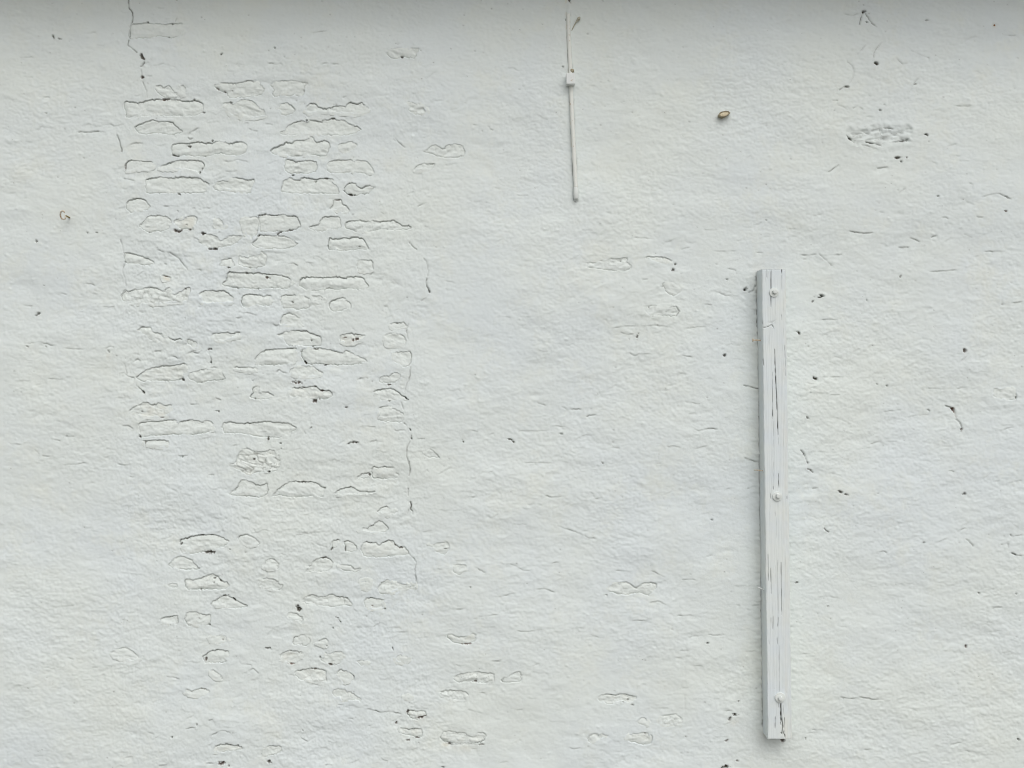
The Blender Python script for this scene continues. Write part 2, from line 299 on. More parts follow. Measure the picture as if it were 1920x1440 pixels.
B(TI, "825,985 820,920 850,905 900,900 960,875 1040,862 1140,855 1220,858 1290,885 1350,915 1380,930 1350,970 1260,1000 1180,1050 1060,1055 980,1068 880,1072 830,1050", (1,.2,.5,.95), 5, 1)
B(TI, "1490,870 1560,855 1620,870 1680,905 1720,960 1640,990 1540,960 1480,910", (.75,.5,.1,.3), 3.5)
B(TI, "700,1200 730,1150 790,1110 860,1100 910,1125 960,1150 990,1200 1050,1240 950,1245 850,1245 770,1235", (.75,.55,.55,.6), 3.5)
B(TK, "880,105 880,45 980,45 1040,30 1090,10 1180,-20 1240,5 1290,55 1360,80 1370,115 1330,145 1200,150 1080,150 1000,155 920,160", (.85,.4,.55,.75), 4, 1.3, .05)
B(TK, "690,105 740,85 790,90 800,115 760,135 710,130", (.6,.4,.4,.4), 3)
B(TK, "1165,325 1220,280 1270,245 1320,225 1370,235 1430,260 1490,300 1540,320 1580,345 1500,360 1380,365 1260,355", (1,.9,.45,.7), 5)
B(TK, "600,510 630,470 680,460 740,455 795,445 800,500 790,535 720,545 640,540", (.95,.6,.15,.4), 4)
B(TK, "880,500 895,415 960,408 1020,415 1080,435 1165,440 1170,470 1150,550 1050,560 930,562 895,540", (.95,.65,.35,.65), 4, 1.2)
B(TK, "1140,700 1170,670 1250,685 1290,665 1350,690 1370,730 1310,765 1260,775 1190,765", (.55,.4,.5,.4), 3)
B(TK, "1075,910 1130,870 1190,840 1240,830 1310,840 1370,855 1360,920 1340,975 1220,975 1120,980 1090,950", (.95,.3,.5,.5), 4)
B(TK, "45,865 130,820 200,805 270,830 330,870 380,935 300,970 200,950 100,920", (.55,.55,.1,.3), 3)
B(TK, "870,1320 910,1280 960,1305 1010,1275 1100,1270 1160,1310 1090,1355 1000,1365 920,1345", (.7,.5,.15,.4), 3.5)
B(TK, "1155,1075 1210,1070 1260,1110 1300,1160 1230,1170 1170,1120", (.5,.5,.1,.2), 2.5)
B(TJ, "60,415 110,370 170,310 240,275 310,262 400,262 500,262 560,280 620,320 660,325 650,370 640,430 560,430 480,420 380,435 240,430 150,412", (.9,.3,.75,.4), 4.5)
B(TJ, "765,400 800,360 850,335 960,325 1000,345 1060,370 1170,375 1240,360 1180,400 1050,420 950,415 850,430", (.75,.2,.25,.6), 3.5)
B(TJ, "1240,600 1280,560 1340,535 1390,570 1460,588 1420,640 1370,650 1290,630", (.7,.5,.1,.5), 3.5)
B(TJ, "1030,815 1100,785 1140,785 1190,745 1260,705 1310,720 1345,750 1370,800 1320,830 1200,845 1100,825", (.75,.5,.3,.5), 3.5)
B(TJ, "735,940 790,912 820,920 810,980 725,1025 735,985", (.8,.3,.4,.4), 3.5)
B(TJ, "870,945 900,920 960,945 1000,980 1012,1030 960,1050 890,1045 885,1000", (.75,.6,.35,.6), 3.5)
B(TJ, "1060,1010 1080,955 1110,940 1190,945 1240,960 1270,975 1310,940 1380,920 1425,930 1440,965 1490,995 1540,990 1580,1030 1600,1075 1500,1090 1400,1100 1300,1108 1180,1110 1100,1100 1070,1060", (.85,.5,.6,.55), 4, 1, .04)
B(TJ, "490,1210 520,1160 590,1125 650,1112 710,1130 745,1180 730,1230 680,1265 600,1275 500,1270 420,1285", (.95,.85,.4,.15), 4)
B(TJ, "0,1150 50,1125 100,1150 135,1190 120,1240 40,1250 -40,1230", (.7,.4,.15,.3), 3)
B(TJ, "800,1205 870,1200 940,1205 990,1250 1070,1240 1010,1275 900,1265 830,1240", (.55,.3,.5,.3), 3)
B(TL, "-80,40 0,30 80,40 140,75 178,100 160,150 80,170 0,160 -80,140", (.55,.6,.4,.05), 3)
B(TL, "390,285 430,240 480,222 530,222 580,240 660,242 700,218 760,215 810,235 900,250 950,310 960,340 860,335 780,345 700,345 600,330 500,335 430,310", (.7,.4,.5,.5), 3.5, 1.7)
B(TL, "1050,55 1100,38 1165,50 1175,110 1170,150 1110,160 1060,130", (.5,.4,.1,.3), 2.5)
B(TL, "1240,140 1290,80 1355,45 1420,80 1540,95 1680,90 1680,145 1560,160 1460,165 1380,200 1280,205", (.5,.2,.5,.4), 3, 1.2)
B(TL, "1090,290 1130,250 1190,250 1260,260 1320,275 1315,330 1320,375 1220,385 1120,370", (.75,.35,.15,.4), 3.5)
B(TL, "200,440 250,415 310,425 370,455 405,495 380,530 300,520 230,500", (.7,.5,.1,.3), 3)
B(TL, "295,740 310,690 360,680 420,672 480,700 495,735 470,770 420,790 360,770 300,775", (.6,.55,.55,.7), 3.5)
B(TL, "560,755 620,720 660,705 690,735 680,790 640,805 590,785", (.55,.4,.7,.5), 3)
B(TL, "150,900 180,865 250,845 330,855 400,870 380,930 340,990 240,995 170,970", (.65,.3,.3,.4), 3, 1.4, .08)
B(TL, "600,920 640,930 650,865 700,880 790,858 865,875 870,930 820,990 700,990 620,960", (.6,.2,.45,.5), 3)
B(TL, "1010,970 1070,950 1120,965 1150,985 1100,1005 1050,1000", (.7,.5,.5,.4), 3)
B(TL, "310,1095 350,1065 450,1052 530,1045 620,1055 665,1085 660,1140 680,1195 600,1200 480,1190 380,1170 330,1130", (.95,.75,.25,.4), 4, 1.5, .05)
B(TL, "785,1110 800,1072 850,1065 920,1085 965,1115 980,1150 940,1190 870,1200 810,1160", (.95,.6,.35,.4), 4)
B(TL, "735,1330 750,1285 820,1280 880,1285 910,1320 950,1310 1000,1345 1070,1390 1050,1430 950,1410 860,1420 790,1380", (.5,.45,.4,.4), 3, 1.6)
B(TL, "1445,920 1480,895 1540,890 1610,915 1600,960 1520,990 1450,965", (.5,.2,.2,.2), 2.5)
B(TM, "1580,840 1590,795 1650,795 1700,805 1740,792 1780,810 1795,850 1770,870 1720,865 1700,900 1620,880", (.95,.8,.5,.9), 4, 1.4, .15)
B(TM, "1490,1000 1550,995 1610,1010 1680,1000 1740,1010 1750,1060 1740,1095 1690,1105 1620,1080 1530,1060", (.75,.4,.7,.2), 3.5, 1.4, .08)
B(TM, "1530,640 1580,625 1650,640 1640,690 1560,690", (.55,.4,.2,.3), 2.5)
B(TN, "1190,1240 1220,1200 1290,1175 1360,1180 1420,1190 1500,1200 1530,1225 1430,1250 1300,1260 1210,1270", (.75,.4,.3,.4), 4, 1.2, .12)
B(TN, "1790,1215 1850,1195 1920,1198 1960,1210 1970,1250 1900,1290 1760,1310", (.6,.3,.35,.3), 3, 1.2)
B((780,930), "265,1200 300,1185 345,1210 430,1205 480,1180 510,1200 505,1245 450,1270 380,1270 300,1245", (.65,.4,.65,.5), 3.5, 1.4, .1, 4.571)
B(TP, "300,430 400,385 480,360 560,365 640,375 740,385 760,430 770,480 680,485 560,480 470,465 350,480", (.5,.3,.5,.2), 3, 1.9, .05)
B(TP, "830,465 900,420 980,380 1040,358 1070,400 1050,465 980,470 880,480", (.5,.5,.65,.3), 3)
B(TP, "150,590 250,575 340,575 420,590 470,620 470,670 380,700 260,690 180,640", (.65,.4,.2,.2), 3, 1.8)
B(TP, "150,1085 180,1040 250,1030 330,1045 420,1050 500,1080 580,1045 660,1055 650,1120 600,1160 420,1165 250,1160 170,1130", (.45,.3,.95,.4), 3.5, 1.6, .06)
B(TQ, "120,660 150,625 220,610 300,620 420,612 480,630 570,640 540,700 470,720 380,705 260,725 180,700", (.7,.3,.35,.4), 3.5, 1.4, .06)
B(TQ, "440,1110 480,1065 560,1050 660,1048 720,1070 740,1110 720,1170 640,1185 560,1160 500,1150", (.5,.3,.6,.2), 3, 1.3, .05)
B(TQ, "790,910 840,860 920,850 1000,835 1050,870 1090,920 1050,970 950,980 860,970", (.45,.35,.35,.2), 2.5, 1.7)
B(TQ, "560,920 600,880 680,880 700,930 670,970 600,960", (.4,.3,.3,.2), 2.5)
B(TQ, "10,1110 60,1060 140,1055 240,1085 180,1120 60,1170", (.5,.2,.2,.3), 2.5, 1.5)
K4 = 4.571
B((740,60), "240,1020 290,985 350,970 420,1000 460,970 530,955 580,975 600,1020 590,1060 520,1075 430,1075 340,1050", (.45,.3,.6,.2), 2.5, 1.3, 0, K4)
B((740,60), "160,1185 190,1150 240,1125 300,1135 340,1130 320,1180 240,1190", (.6,.3,.2,.4), 3, 1.4, 0, K4)
B((1080,380), "80,520 180,510 260,470 340,485 430,475 440,510 475,560 400,590 300,580 200,570 100,560", (.5,.3,.5,.1), 2.5, 1.3, 0, K4)
B((1080,380), "600,465 680,465 760,470 820,490 800,530 700,520 630,490", (.6,.2,.3,.5), 3, 1.3, .1, K4)
B((1080,380), "565,890 620,885 700,875 750,920 800,895 850,890 885,930 860,970 780,970 700,965 600,970", (.45,.55,.5,.2), 2.5, 1.2, 0, K4)
B((1080,380), "745,700 760,675 800,680 850,705 890,690 930,720 900,760 840,800 780,770", (.35,.2,.35,.5), 2, 1, 0, K4)
B((760,700), "160,665 220,650 260,690 290,725 230,715 180,710", (.5,.6,.5,.3), 2.5, 1.4, 0, K4)
B((780,930), "105,415 190,405 260,385 290,400 290,450 240,500 170,480", (.5,.3,.4,.2), 3, 1.2, 0, K4)
B((780,930), "320,600 370,590 430,600 440,650 370,680 320,650", (.45,.3,.55,.3), 2.5, 1.2, 0, K4)
B((1080,930), "310,740 440,745 520,790 580,755 640,745 690,760 680,800 620,855 540,830 420,850 350,840 270,810", (.6,.3,.5,.2), 3, 1.4, 0, K4)
B((1500,600), "1660,590 1800,590 1840,600 1850,680 1740,685 1670,660", (.45,.9,.35,.2), 3, 1, 0, K4)

# scarps: the paint steps back below the line (tile, line, strength, k)
SC = []
def Cc(tile, st, *lines, k=6):
    for s in lines: SC.append((t(*tile, k, s), st))
Cc(TA, .35, "440,730 560,740 640,715 720,740 820,770", "1440,730 1490,720 1570,740", "560,85 700,88", "150,130 260,145")
Cc(TB, .5, "580,750 650,712 720,715 830,718", "0,720 60,712 110,725 150,710 190,740", "500,370 640,350 690,345", "850,1100 900,1075")
Cc(TC, .55, "1530,85 1560,62 1600,62", "1590,120 1640,145 1700,145", "1770,80 1820,68 1870,80", "1300,492 1400,495 1470,475 1540,490 1620,510", "1320,600 1400,612 1480,600", "610,1003 720,995 830,1005", "910,215 925,170 960,155 1050,115", "905,215 930,240 980,230", "950,1020 990,1018 1000,1035", "1700,1035 1760,1050 1790,1050", "200,345 260,310 320,290 440,290", "180,690 260,700 330,715")
Cc(TD, .5, "1640,595 1700,545 1760,525 1870,520", "1745,385 1850,350", "1420,230 1520,310 1560,330", "1680,1000 1790,965", "760,1058 800,1050")
Cc(TE, .6, "540,170 580,165 630,190 690,195 770,215", "680,1375 760,1370 820,1390 890,1345 950,1318 1030,1330 1060,1300 1120,1320", "340,75 400,70", "640,320 680,330", "960,400 1020,390 1080,402", "1460,940 1530,925", "1510,870 1600,880 1700,910", "1860,1005 1920,1020", "250,640 290,640", "970,30 1020,45 1060,90", "530,1310 620,1305")
Cc(TF, .6, "230,330 290,320 360,345", "430,310 480,315 540,320", "740,365 800,350", "60,1005 110,1020 150,1012", "1310,800 1360,800", "1400,1420 1440,1340 1600,1325")
Cc(TG, .55, "1150,175 1220,172 1300,155", "205,240 250,272 330,292", "1210,505 1290,540", "930,588 1045,588", "170,825 250,830 310,865", "1500,1100 1570,1085 1640,1110", "1410,1050 1500,1040", "1800,1120 1860,1105", "1370,1255 1450,1270", "120,1260 200,1272 280,1262", "800,1165 920,1165", "320,100 350,80 390,105")
Cc(TH, .6, "1030,315 1060,290 1100,282 1150,300", "1045,835 1100,832 1180,840 1230,835", "1420,875 1500,880 1580,878", "100,240 140,195 180,230 240,232", "1150,1010 1250,990", "0,1200 100,1190")
Cc(TH, 1.1, "900,1045 940,1015 990,1003 1040,1022")
Cc(TI, .4, "1650,770 1690,830 1760,800 1840,815", "520,155 660,110", "1130,55 1160,30", "1130,185 1200,180 1210,205", "1800,1150 1860,1130 1910,1150")
Cc(TJ, .4, "100,725 300,710", "300,860 400,850 560,828", "550,960 690,1000", "780,840 850,840")
Cc(TK, .45, "1480,950 1520,990 1640,1005", "1740,825 1800,812 1870,830", "660,1130 760,1140 840,1165", "1570,1105 1640,1045 1720,1110", "1400,200 1500,190")
Cc(TL, .45, "1190,570 1250,540 1310,515", "700,555 760,540", "290,280 330,275 380,295", "1000,580 1150,572", "1340,630 1500,635 1620,620")
Cc(TM, .7, "1080,785 1150,778 1220,795 1290,812 1360,805 1440,815 1500,830 1560,855")
Cc(TM, .5, "650,1410 690,1395 740,1410", "880,1385 960,1380 1050,1340", "900,885 940,878 980,895", "670,1305 750,1300 820,1310", "1280,1320 1320,1350 1370,1360", "790,730 870,735", "500,500 640,515", "400,1000 410,1030", "380,1100 460,1150", "1140,970 1200,940")
Cc(TN, .6, "100,1425 150,1405 200,1425", "1100,1395 1250,1385", "580,1420 680,1400", "1140,1075 1200,1060 1260,1025 1340,1020 1420,1065", "880,995 960,980 1015,990", "200,1322 300,1305", "1140,900 1200,885", "480,1040 540,1055")
Cc(TP, .5, "320,280 370,295 420,290", "720,240 780,240 830,230", "580,600 660,595", "460,780 540,805 640,830", "1600,1210 1660,1225 1740,1200", "1000,795 1080,775", "980,1160 1060,1120")
Cc(TP, .8, "210,1180 300,1172 450,1168 560,1172 650,1180")
Cc(TQ, .4, "680,185 730,180", "840,215 920,215", "1000,200 1070,195", "1180,290 1320,295", "1140,345 1250,345", "1050,110 1100,125 1150,110", "680,740 780,770 940,765", "1520,800 1650,800", "1700,490 1780,525", "1430,1095 1610,1088")
Cc((740,60), .4, "1040,1380 1080,1402 1150,1392", "960,310 1010,305 1050,330 1110,325", "420,1140 540,1120", "660,795 720,795", "790,800 850,845", k=K4)
Cc((1080,380), .45, "1150,405 1250,415 1410,408", "900,400 980,375", "560,655 620,658", "1180,745 1280,790 1420,800", "440,1270 500,1310 560,1290 640,1300", "890,1300 960,1315 1020,1320", "590,1055 700,1050 800,1062", "1090,230 1220,230", "300,1080 400,1060 530,1055", "930,1080 1060,1060 1130,1065", "840,830 930,825", "1100,870 1170,870", "1550,425 1610,428", "370,1100 440,1130 510,1118", "430,310 540,295 680,310", "1480,765 1530,740 1545,690", "1800,300 1850,285 1910,290", "1300,560 1380,575", k=K4)
Cc((1000,660), .65, "235,460 290,490 360,488 430,485", "1370,650 1420,674 1500,655 1590,655", "445,560 480,540 560,540", k=K4)
Cc((1000,660), .45, "720,560 800,558", "340,765 400,725 450,710 530,720", "175,635 280,638", "1130,810 1200,805 1270,815", "1360,810 1400,825 1500,795", "510,1215 540,1260 600,1240", "480,1195 520,1215", "100,1225 160,1250", "660,815 750,825", "1250,180 1310,182", "1280,420 1430,445", "840,10 870,28 920,12 1040,20", "700,25 740,15", "30,430 110,460", "1810,290 1870,300 1920,318", "1810,915 1860,930 1920,948", "1040,955 1100,950", k=K4)
Cc((760,700), .45, "950,500 1040,490 1130,495 1240,490", "710,525 760,510", "1200,1045 1270,1060 1350,1050", "150,850 185,825 205,850", "700,855 750,835", "560,485 630,500", "520,1060 600,1058", "1000,765 1270,768", "270,870 370,815 400,805", "690,1215 740,1235 800,1200", "90,560 170,558", k=K4)
Cc((780,930), .5, "525,625 600,655", "780,580 850,600 930,640 1010,630", "850,1140 900,1160 980,1155 1110,1140", "520,1030 620,1025 720,1010", "290,970 360,970 430,960", "640,1415 700,1415 740,1400", "1200,250 1300,285 1400,320 1450,340", "860,245 950,240", "1020,800 1100,795 1200,830", "1440,330 1480,360 1550,362", "330,555 440,550", "1680,740 1830,745", "700,870 850,830", "1150,580 1230,565", "1480,1180 1570,1212", k=K4)
Cc((1080,930), .45, "635,635 700,665 770,700", "850,1030 940,1020 1050,1018", "950,1215 1000,1205 1080,1190", "1120,1185 1200,1195 1290,1188", "330,640 470,645", "620,920 700,900 790,935", "1350,775 1450,765 1500,780", "600,1385 660,1375", "870,1385 915,1395", "1440,1335 1560,1330", "470,1065 620,1070", "900,715 1030,715", "1180,505 1080,525", "1500,940 1580,930", k=K4)
Cc((1500,0), .5, "820,490 880,545 930,540", "940,420 1020,460 1130,500", "440,935 500,910 550,945", "590,810 610,825", "1300,890 1350,910 1480,905", "480,1225 600,1260 690,1285", "640,440 680,380 720,350", "930,800 970,720 1020,660", "1370,380 1440,330 1520,300", "1740,290 1860,300", "270,860 330,860", "320,895 420,940", k=K4)
Cc((1500,300), 1.0, "1540,325 1600,305 1680,285 1740,305 1815,350", k=K4)
Cc((1500,300), .6, "940,660 980,675 1040,700", "400,605 470,618 560,625 640,620", "0,805 80,812 160,800", "200,815 280,810 380,805", "1420,355 1490,380", "1210,500 1240,488 1280,505", "830,290 900,240", "650,75 760,55", "1440,195 1480,215 1475,260", "1780,780 1570,780", "1100,955 1280,945 1390,930", "180,1365 340,1365", "840,748 940,745", "1500,485 1570,490", "1800,1230 1910,1210", "1120,665 1180,640", "230,110 340,35", k=K4)
Cc((1500,600), .45, "240,350 300,370 360,395", "290,845 320,840 400,870", "240,640 350,640", "50,1130 250,1130", "170,490 360,485", "1340,590 1440,570", "1700,950 1840,910", "1090,580 1250,590", "700,790 880,765", "900,835 1130,800", "1270,1290 1330,1300", "600,1060 700,1040", "1830,1380 1910,1370", "1370,360 1440,300", k=K4)
Cc((1500,600), .85, "1085,775 1105,765 1125,780", "1240,728 1290,745 1320,770", k=K4)
Cc((1500,850), .5, "1785,690 1820,710 1910,695", "670,845 720,835 745,855", "1340,670 1420,630", "1170,760 1280,720", "140,1235 240,1225 350,1240", "1640,1325 1740,1315", "100,300 160,295", "1730,885 1790,865", "1780,250 1910,230", k=K4)
Cc((1500,850), .9, "1800,850 1860,872 1910,875", k=K4)
Cc((1500,1125), .6, "290,870 340,832 450,845 510,830 620,850 740,852", k=K4)
Cc((1500,1125), .4, "20,460 90,462", "1530,210 1620,205", "1280,1240 1420,1215", "1270,1270 1420,1290 1530,1310", "900,1335 1050,1310", "500,1290 640,1280", "1640,60 1740,55", "100,1110 210,1120", k=K4)
Cc((0,0), .4, "150,490 290,485", "190,655 290,660", "360,830 440,832", "700,1095 760,1060 830,1085 940,1065 990,1080 1090,1055", "700,1135 820,1125 920,1135", "820,380 900,395", "710,290 830,270", "1500,190 1520,150", "320,1120 370,1075", k=K4)
Cc((0,500), .5, "1180,935 1250,890 1310,920", "700,910 830,925 980,920", "240,850 330,865 450,845 560,880 640,880", "250,430 370,440", "640,320 700,295 760,320", "1020,305 1120,300 1210,310", "1150,445 1220,455 1300,445", "280,1045 380,1065", "920,190 1020,190 1080,220", "210,1280 350,1285", "1510,1060 1550,1035 1590,1065", "530,1255 720,1270")
Cc((0,740), .5, "1370,345 1450,350 1510,390", "460,685 530,692 600,685", "690,790 820,785 980,760", "1320,775 1400,790 1480,785", "100,548 240,553", "600,500 680,515", "730,465 850,465", "620,290 680,295", "380,610 450,670")
Cc((0,1125), .4, "950,450 1020,410", "590,490 640,510", "780,570 900,575", "290,200 350,195", "430,740 530,755", "550,50 640,45", "1080,1350 1150,1335", "820,655 910,630", k=K4)
# open cracks and the hollow's painted shade lines (tile, line, strength, red)
CR = []
def R(tile, st, *lines, k=6, red=0.0):
    for s in lines: CR.append((t(*tile, k, s), st, red))
R((0,0), 1.0, "1098,-20 1100,60 1118,85 1135,112 1136,170 1130,210 1116,248", k=K4)
R((0,0), .7, "1112,250 1108,290 1115,332", "1108,340 1100,390 1130,415 1160,440 1185,455", "1240,530 1225,568 1200,572", "1000,1150 1030,1220 1045,1275 1045,1310", k=K4)
R((0,0), .45, "1215,600 1222,650", "1225,700 1255,770 1265,845", "1255,660 1310,655", k=K4)
R((0,240), .55, "1350,1250 1375,1320 1395,1412", "880,45 1010,52 1120,38", "1580,1100 1660,1150 1750,1155")
R(TE, .5, "205,330 180,400 210,500 220,590", "700,200 800,260 850,320 920,400")
R((0,500), .95, "1412,258 1380,290 1358,335")
R((0,500), .3, "1360,1050 1410,1110 1430,1210", "840,120 880,160")
R(TF, .9, "1805,485 1792,540 1805,590 1832,640 1832,665")
R(TF, .55, "1598,80 1640,130 1690,170", "1605,990 1570,1060 1590,1180")
R(TF, .3, "1760,260 1800,320 1822,420 1805,480", "1730,750 1800,705 1830,665")
R(TG, .5, "330,365 370,410 410,450", "1290,230 1330,300", "1140,10 1170,60 1170,110")
R(TH, .5, "1620,160 1610,280 1570,380 1545,460", "1510,560 1545,650", "1540,790 1600,860 1625,895", "1620,1000 1580,1070 1575,1180 1610,1280 1608,1370", "1625,930 1628,980")
R(TJ, .95, "1612,480 1625,540 1615,565 1640,595 1640,635")
R(TJ, .5, "1600,570 1580,620", "1530,985 1600,1070 1650,1120 1682,1175 1668,1260 1680,1380", "1600,20 1615,130 1595,200", "1590,330 1590,420")
R(TL, .5, "1680,0 1685,70 1690,130 1645,190")
R((1100,1200), .10, "1120,0 1125,130 1110,300 1115,480 1110,700 1112,900")
R((1500,300), .35, "160,800 220,850 280,910", "60,845 30,850", k=K4)
R((1500,600), .9, "1290,742 1318,765 1330,800 1340,840", k=K4, red=.8)
R((1500,600), .7, "1340,850 1380,890 1390,930 1380,965", "5,1110 35,1150 55,1195 70,1240", "75,1280 115,1310", "1830,600 1850,640 1852,680", k=K4)
R((1500,850), .7, "205,638 225,665 250,678", "380,345 420,362", "1782,770 1780,810", k=K4)
R((1500,850), .5, "1420,728 1450,760 1485,798", "1795,692 1815,712", k=K4)
R((1500,0), .7, "330,772 380,748 420,738", "545,100 530,140 510,215", "560,105 600,170 630,205 670,232", k=K4)
R((1500,0), .3, "400,520 445,560 465,620 440,690 410,720", "370,112 450,130 540,100", "490,465 570,380", "630,500 645,440 700,370", k=K4)
R((1340,490), .8, "630,160 632,400 640,700 650,1000 655,1300 662,1440", k=8)
R((1340,670), .8, "660,0 668,400 672,800 675,1440", k=8)
R((1340,850), .8, "675,0 685,700 700,1440", k=8)
R((1340,1060), .9, "700,0 702,500 712,900 722,1440", k=8)
R((1340,1240), .8, "722,0 722,700 725,1000", k=8)
R((1340,490), .55, "500,465 560,450 600,400 625,350", k=8)
R((1340,670), .7, "420,420 520,435 600,465 668,470", k=8)
R((1340,850), .6, "440,70 540,100 670,135", k=8)
R((1500,0), .62, "392,1150 425,1198 470,1225", "560,1212 640,1232 700,1250", "760,1226 850,1214 930,1196", "640,1110 720,1098 800,1104", "440,1160 540,1140 600,1150", k=K4)  # shaded undersides of the hollow's edges, painted as dark lines
R((740,60), .4, "0,905 40,950 90,990", k=K4)
R(TN, .55, "1330,1165 1400,1180 1420,1190")
# holes: px, py, rx, ry, angle, red
HO = []
def H(tile, k, *hs):
    for h in hs: HO.append((tile[0] + h[0] / k, tile[1] + h[1] / k) + tuple(h[2:]))
H(TA, 6, (410,650,5.5,1.8,38,.3), (408,870,3,2,60,.5), (1285,615,2.6,1,-35,0), (1085,1262,2.4,1.2,20,.1), (1395,1155,2.4,1.2,15,0), (650,1125,2,1,0,.6), (990,1125,2.2,.9,-30,.2), (465,252,1.4,.9,0,0), (740,272,1.6,1,0,0), (702,424,1.6,1,0,0), (400,615,3,1,60,.2), (680,1118,5,1,0,.3), (1250,1000,3,.7,35,.4), (1340,1040,2.4,.7,20,.4), (1410,1020,2,.6,30,.4))
H(TB, 6, (450,1352,1.3,1.3,0,0), (435,1318,.9,1.2,0,0), (1523,650,2.2,1.7,0,0), (745,1330,3,.9,0,0), (100,540,1.8,.8,0,0), (422,1025,.8,1.8,0,0))
H(TC, 6, (1195,265,2,1.5,0,0), (930,328,1.9,1.6,0,0), (760,428,3.2,1,15,0), (800,437,1.6,1,0,0), (1085,1305,3,2.2,35,.2), (800,1278,6.5,2,-5,.45), (935,1262,2,1,0,.3), (900,1212,1.4,1.1,0,0), (480,1297,2.2,1.2,0,0), (215,560,.9,4,5,.5), (1075,580,1,1.6,20,0), (1050,620,2.6,.9,-45,0), (1715,1110,2.4,1.2,-30,0), (1715,1325,2.4,1.3,-45,.1), (1760,1100,4,.9,-8,0), (815,862,2,.8,20,.1), (800,1055,1.2,.9,0,0), (1110,435,1.3,.8,0,0))
H(TD, 6, (300,652,1.9,1,0,0), (945,868,7,1.3,6,.1), (135,1305,4.2,1.7,-22,.3), (270,1270,5,1,-8,.2), (795,930,4,.7,0,.6), (680,688,3.4,.8,0,0), (550,725,1,1,0,0))
H(TE, 6, (1198,160,5.4,1.3,0,.1), (1385,372,3,.9,0,0), (1615,375,2.4,1,10,0), (1810,480,2.6,2.2,0,.55), (1570,432,2,.7,0,0), (1695,607,2.4,.7,0,0), (1145,1290,1.8,1.4,-30,.3), (1170,1288,1.8,1.4,-30,0), (885,942,1.8,.9,-20,0), (25,1305,1.2,2.2,20,0), (1170,1433,.8,1.4,0,0), (890,607,2.4,1,-30,.1), (1470,602,1.4,.9,0,0), (660,468,4,.6,0,.6), (212,310,1.3,.7,0,0))
H(TF, 6, (290,762,1.5,1.5,0,0), (505,342,1.1,.8,0,0), (500,1190,1.2,1.2,0,0), (290,1252,3,.7,10,0), (555,1288,3.8,.9,0,0), (1010,1175,5,1.7,-20,.55), (880,1155,3,.8,0,.5), (520,1258,2,.7,0,0), (1465,998,2,1,0,0), (1040,130,4,.7,0,0), (1830,640,1,1.6,0,0))
H(TG, 6, (410,447,3.4,1.5,48,0), (375,950,1.4,3,-20,0), (435,1030,.8,3,0,0), (855,310,2.4,1.6,0,0), (1640,322,1.2,.9,0,0), (1245,665,2.4,1.2,0,0), (400,668,1.6,.9,0,0), (1065,342,2.6,.7,0,0), (1660,522,2,.8,0,0), (1172,112,.8,2,0,0), (915,770,1.8,.7,0,0), (585,993,2,.6,0,0), (1825,1345,1.8,1.2,0,0), (1655,1205,2,1.6,0,.1), (1815,975,1.6,2.8,25,.1), (850,1180,1,.8,0,0), (630,735,2.6,.7,0,.3))
H(TH, 6, (345,342,7,2,4,.65), (540,550,2.8,3,30,.5), (625,433,3.6,1,0,.55), (425,402,3,.8,10,.2), (545,387,2.2,.6,0,.2), (1390,365,3.8,1,-8,.4), (1570,520,3.4,.8,48,.1), (905,620,2.6,.8,-10,.1), (155,1030,1.6,1,0,0), (162,1085,.8,1.6,0,0), (500,850,2.4,.7,-40,0), (270,875,.9,.9,0,0), (990,1015,5.5,1.1,5,.15), (1158,1383,1.7,1.6,0,.2), (1610,870,.9,2.6,-35,0), (430,110,1.2,5,-35,0), (660,145,4,.7,-8,0), (1380,552,2.4,.6,0,0), (595,530,1.6,1.2,0,.3))
H(TI, 6, (838,950,2.8,1.2,-50,0), (1060,862,7,.8,-5,0), (1180,857,4,.6,0,0), (900,900,4,.7,-5,0), (1150,1055,7,2.2,-5,.25), (1382,1022,1.5,1,0,0), (1820,145,1.6,1.2,0,0), (1215,1350,2.4,1,10,0), (1285,1375,2.6,1,35,0), (1208,1400,.9,1.3,0,0))
H(TJ, 6, (405,262,11,.8,0,.1), (1460,980,5.6,1.1,35,.4), (1515,1000,2.4,1.2,0,.2), (640,1118,5,.9,-5,.1), (785,914,3.2,.8,-15,.1), (725,1025,3.2,.9,-50,0), (885,1020,.8,4,5,0), (970,1228,1,1,0,0), (1385,1105,1.2,.8,0,0), (20,145,1.8,1.2,0,.2))
H(TK, 6, (1320,222,6,.8,-5,0), (1430,262,3.4,1.1,42,0), (1060,150,1.6,1,0,.1), (1240,835,1.6,1.2,-30,0), (1115,935,1.3,2.6,15,.4), (1805,815,3.4,1.2,0,0), (800,480,1,1.2,0,0), (1085,1275,3.4,.7,0,.2), (715,548,1.3,.8,30,.2), (1040,478,1.2,.8,0,.2), (1308,722,1.1,.9,0,.2), (1155,550,1.1,1,0,0))
H(TL, 6, (352,368,3.9,3.1,20,.1), (715,998,3,1.5,10,.3), (675,792,1.1,1.1,0,0), (265,845,3.6,.6,-10,.1), (535,1048,4,.8,0,.3), (820,505,3.4,.9,45,0), (1330,372,1.3,1,0,0), (1418,820,1,2.2,-25,.1), (745,590,1.2,.8,0,0), (978,1130,1.1,1.1,0,.1), (280,990,4.5,.9,4,.85), (900,252,1.1,1,0,0), (600,915,1.2,1,0,0), (1185,340,3.6,.5,0,.6), (800,475,3.2,.7,15,.2))
H(TM, 6, (1585,805,1.2,2.6,20,.4), (1780,860,1.6,1.2,0,.5), (1455,940,1.6,1.8,0,.35), (405,1025,1.1,.9,0,0), (1710,1155,.9,.9,0,0), (1740,870,6,1.6,-10,.5), (1585,1130,4,1,-10,.5), (1690,1102,5,.7,5,.4))
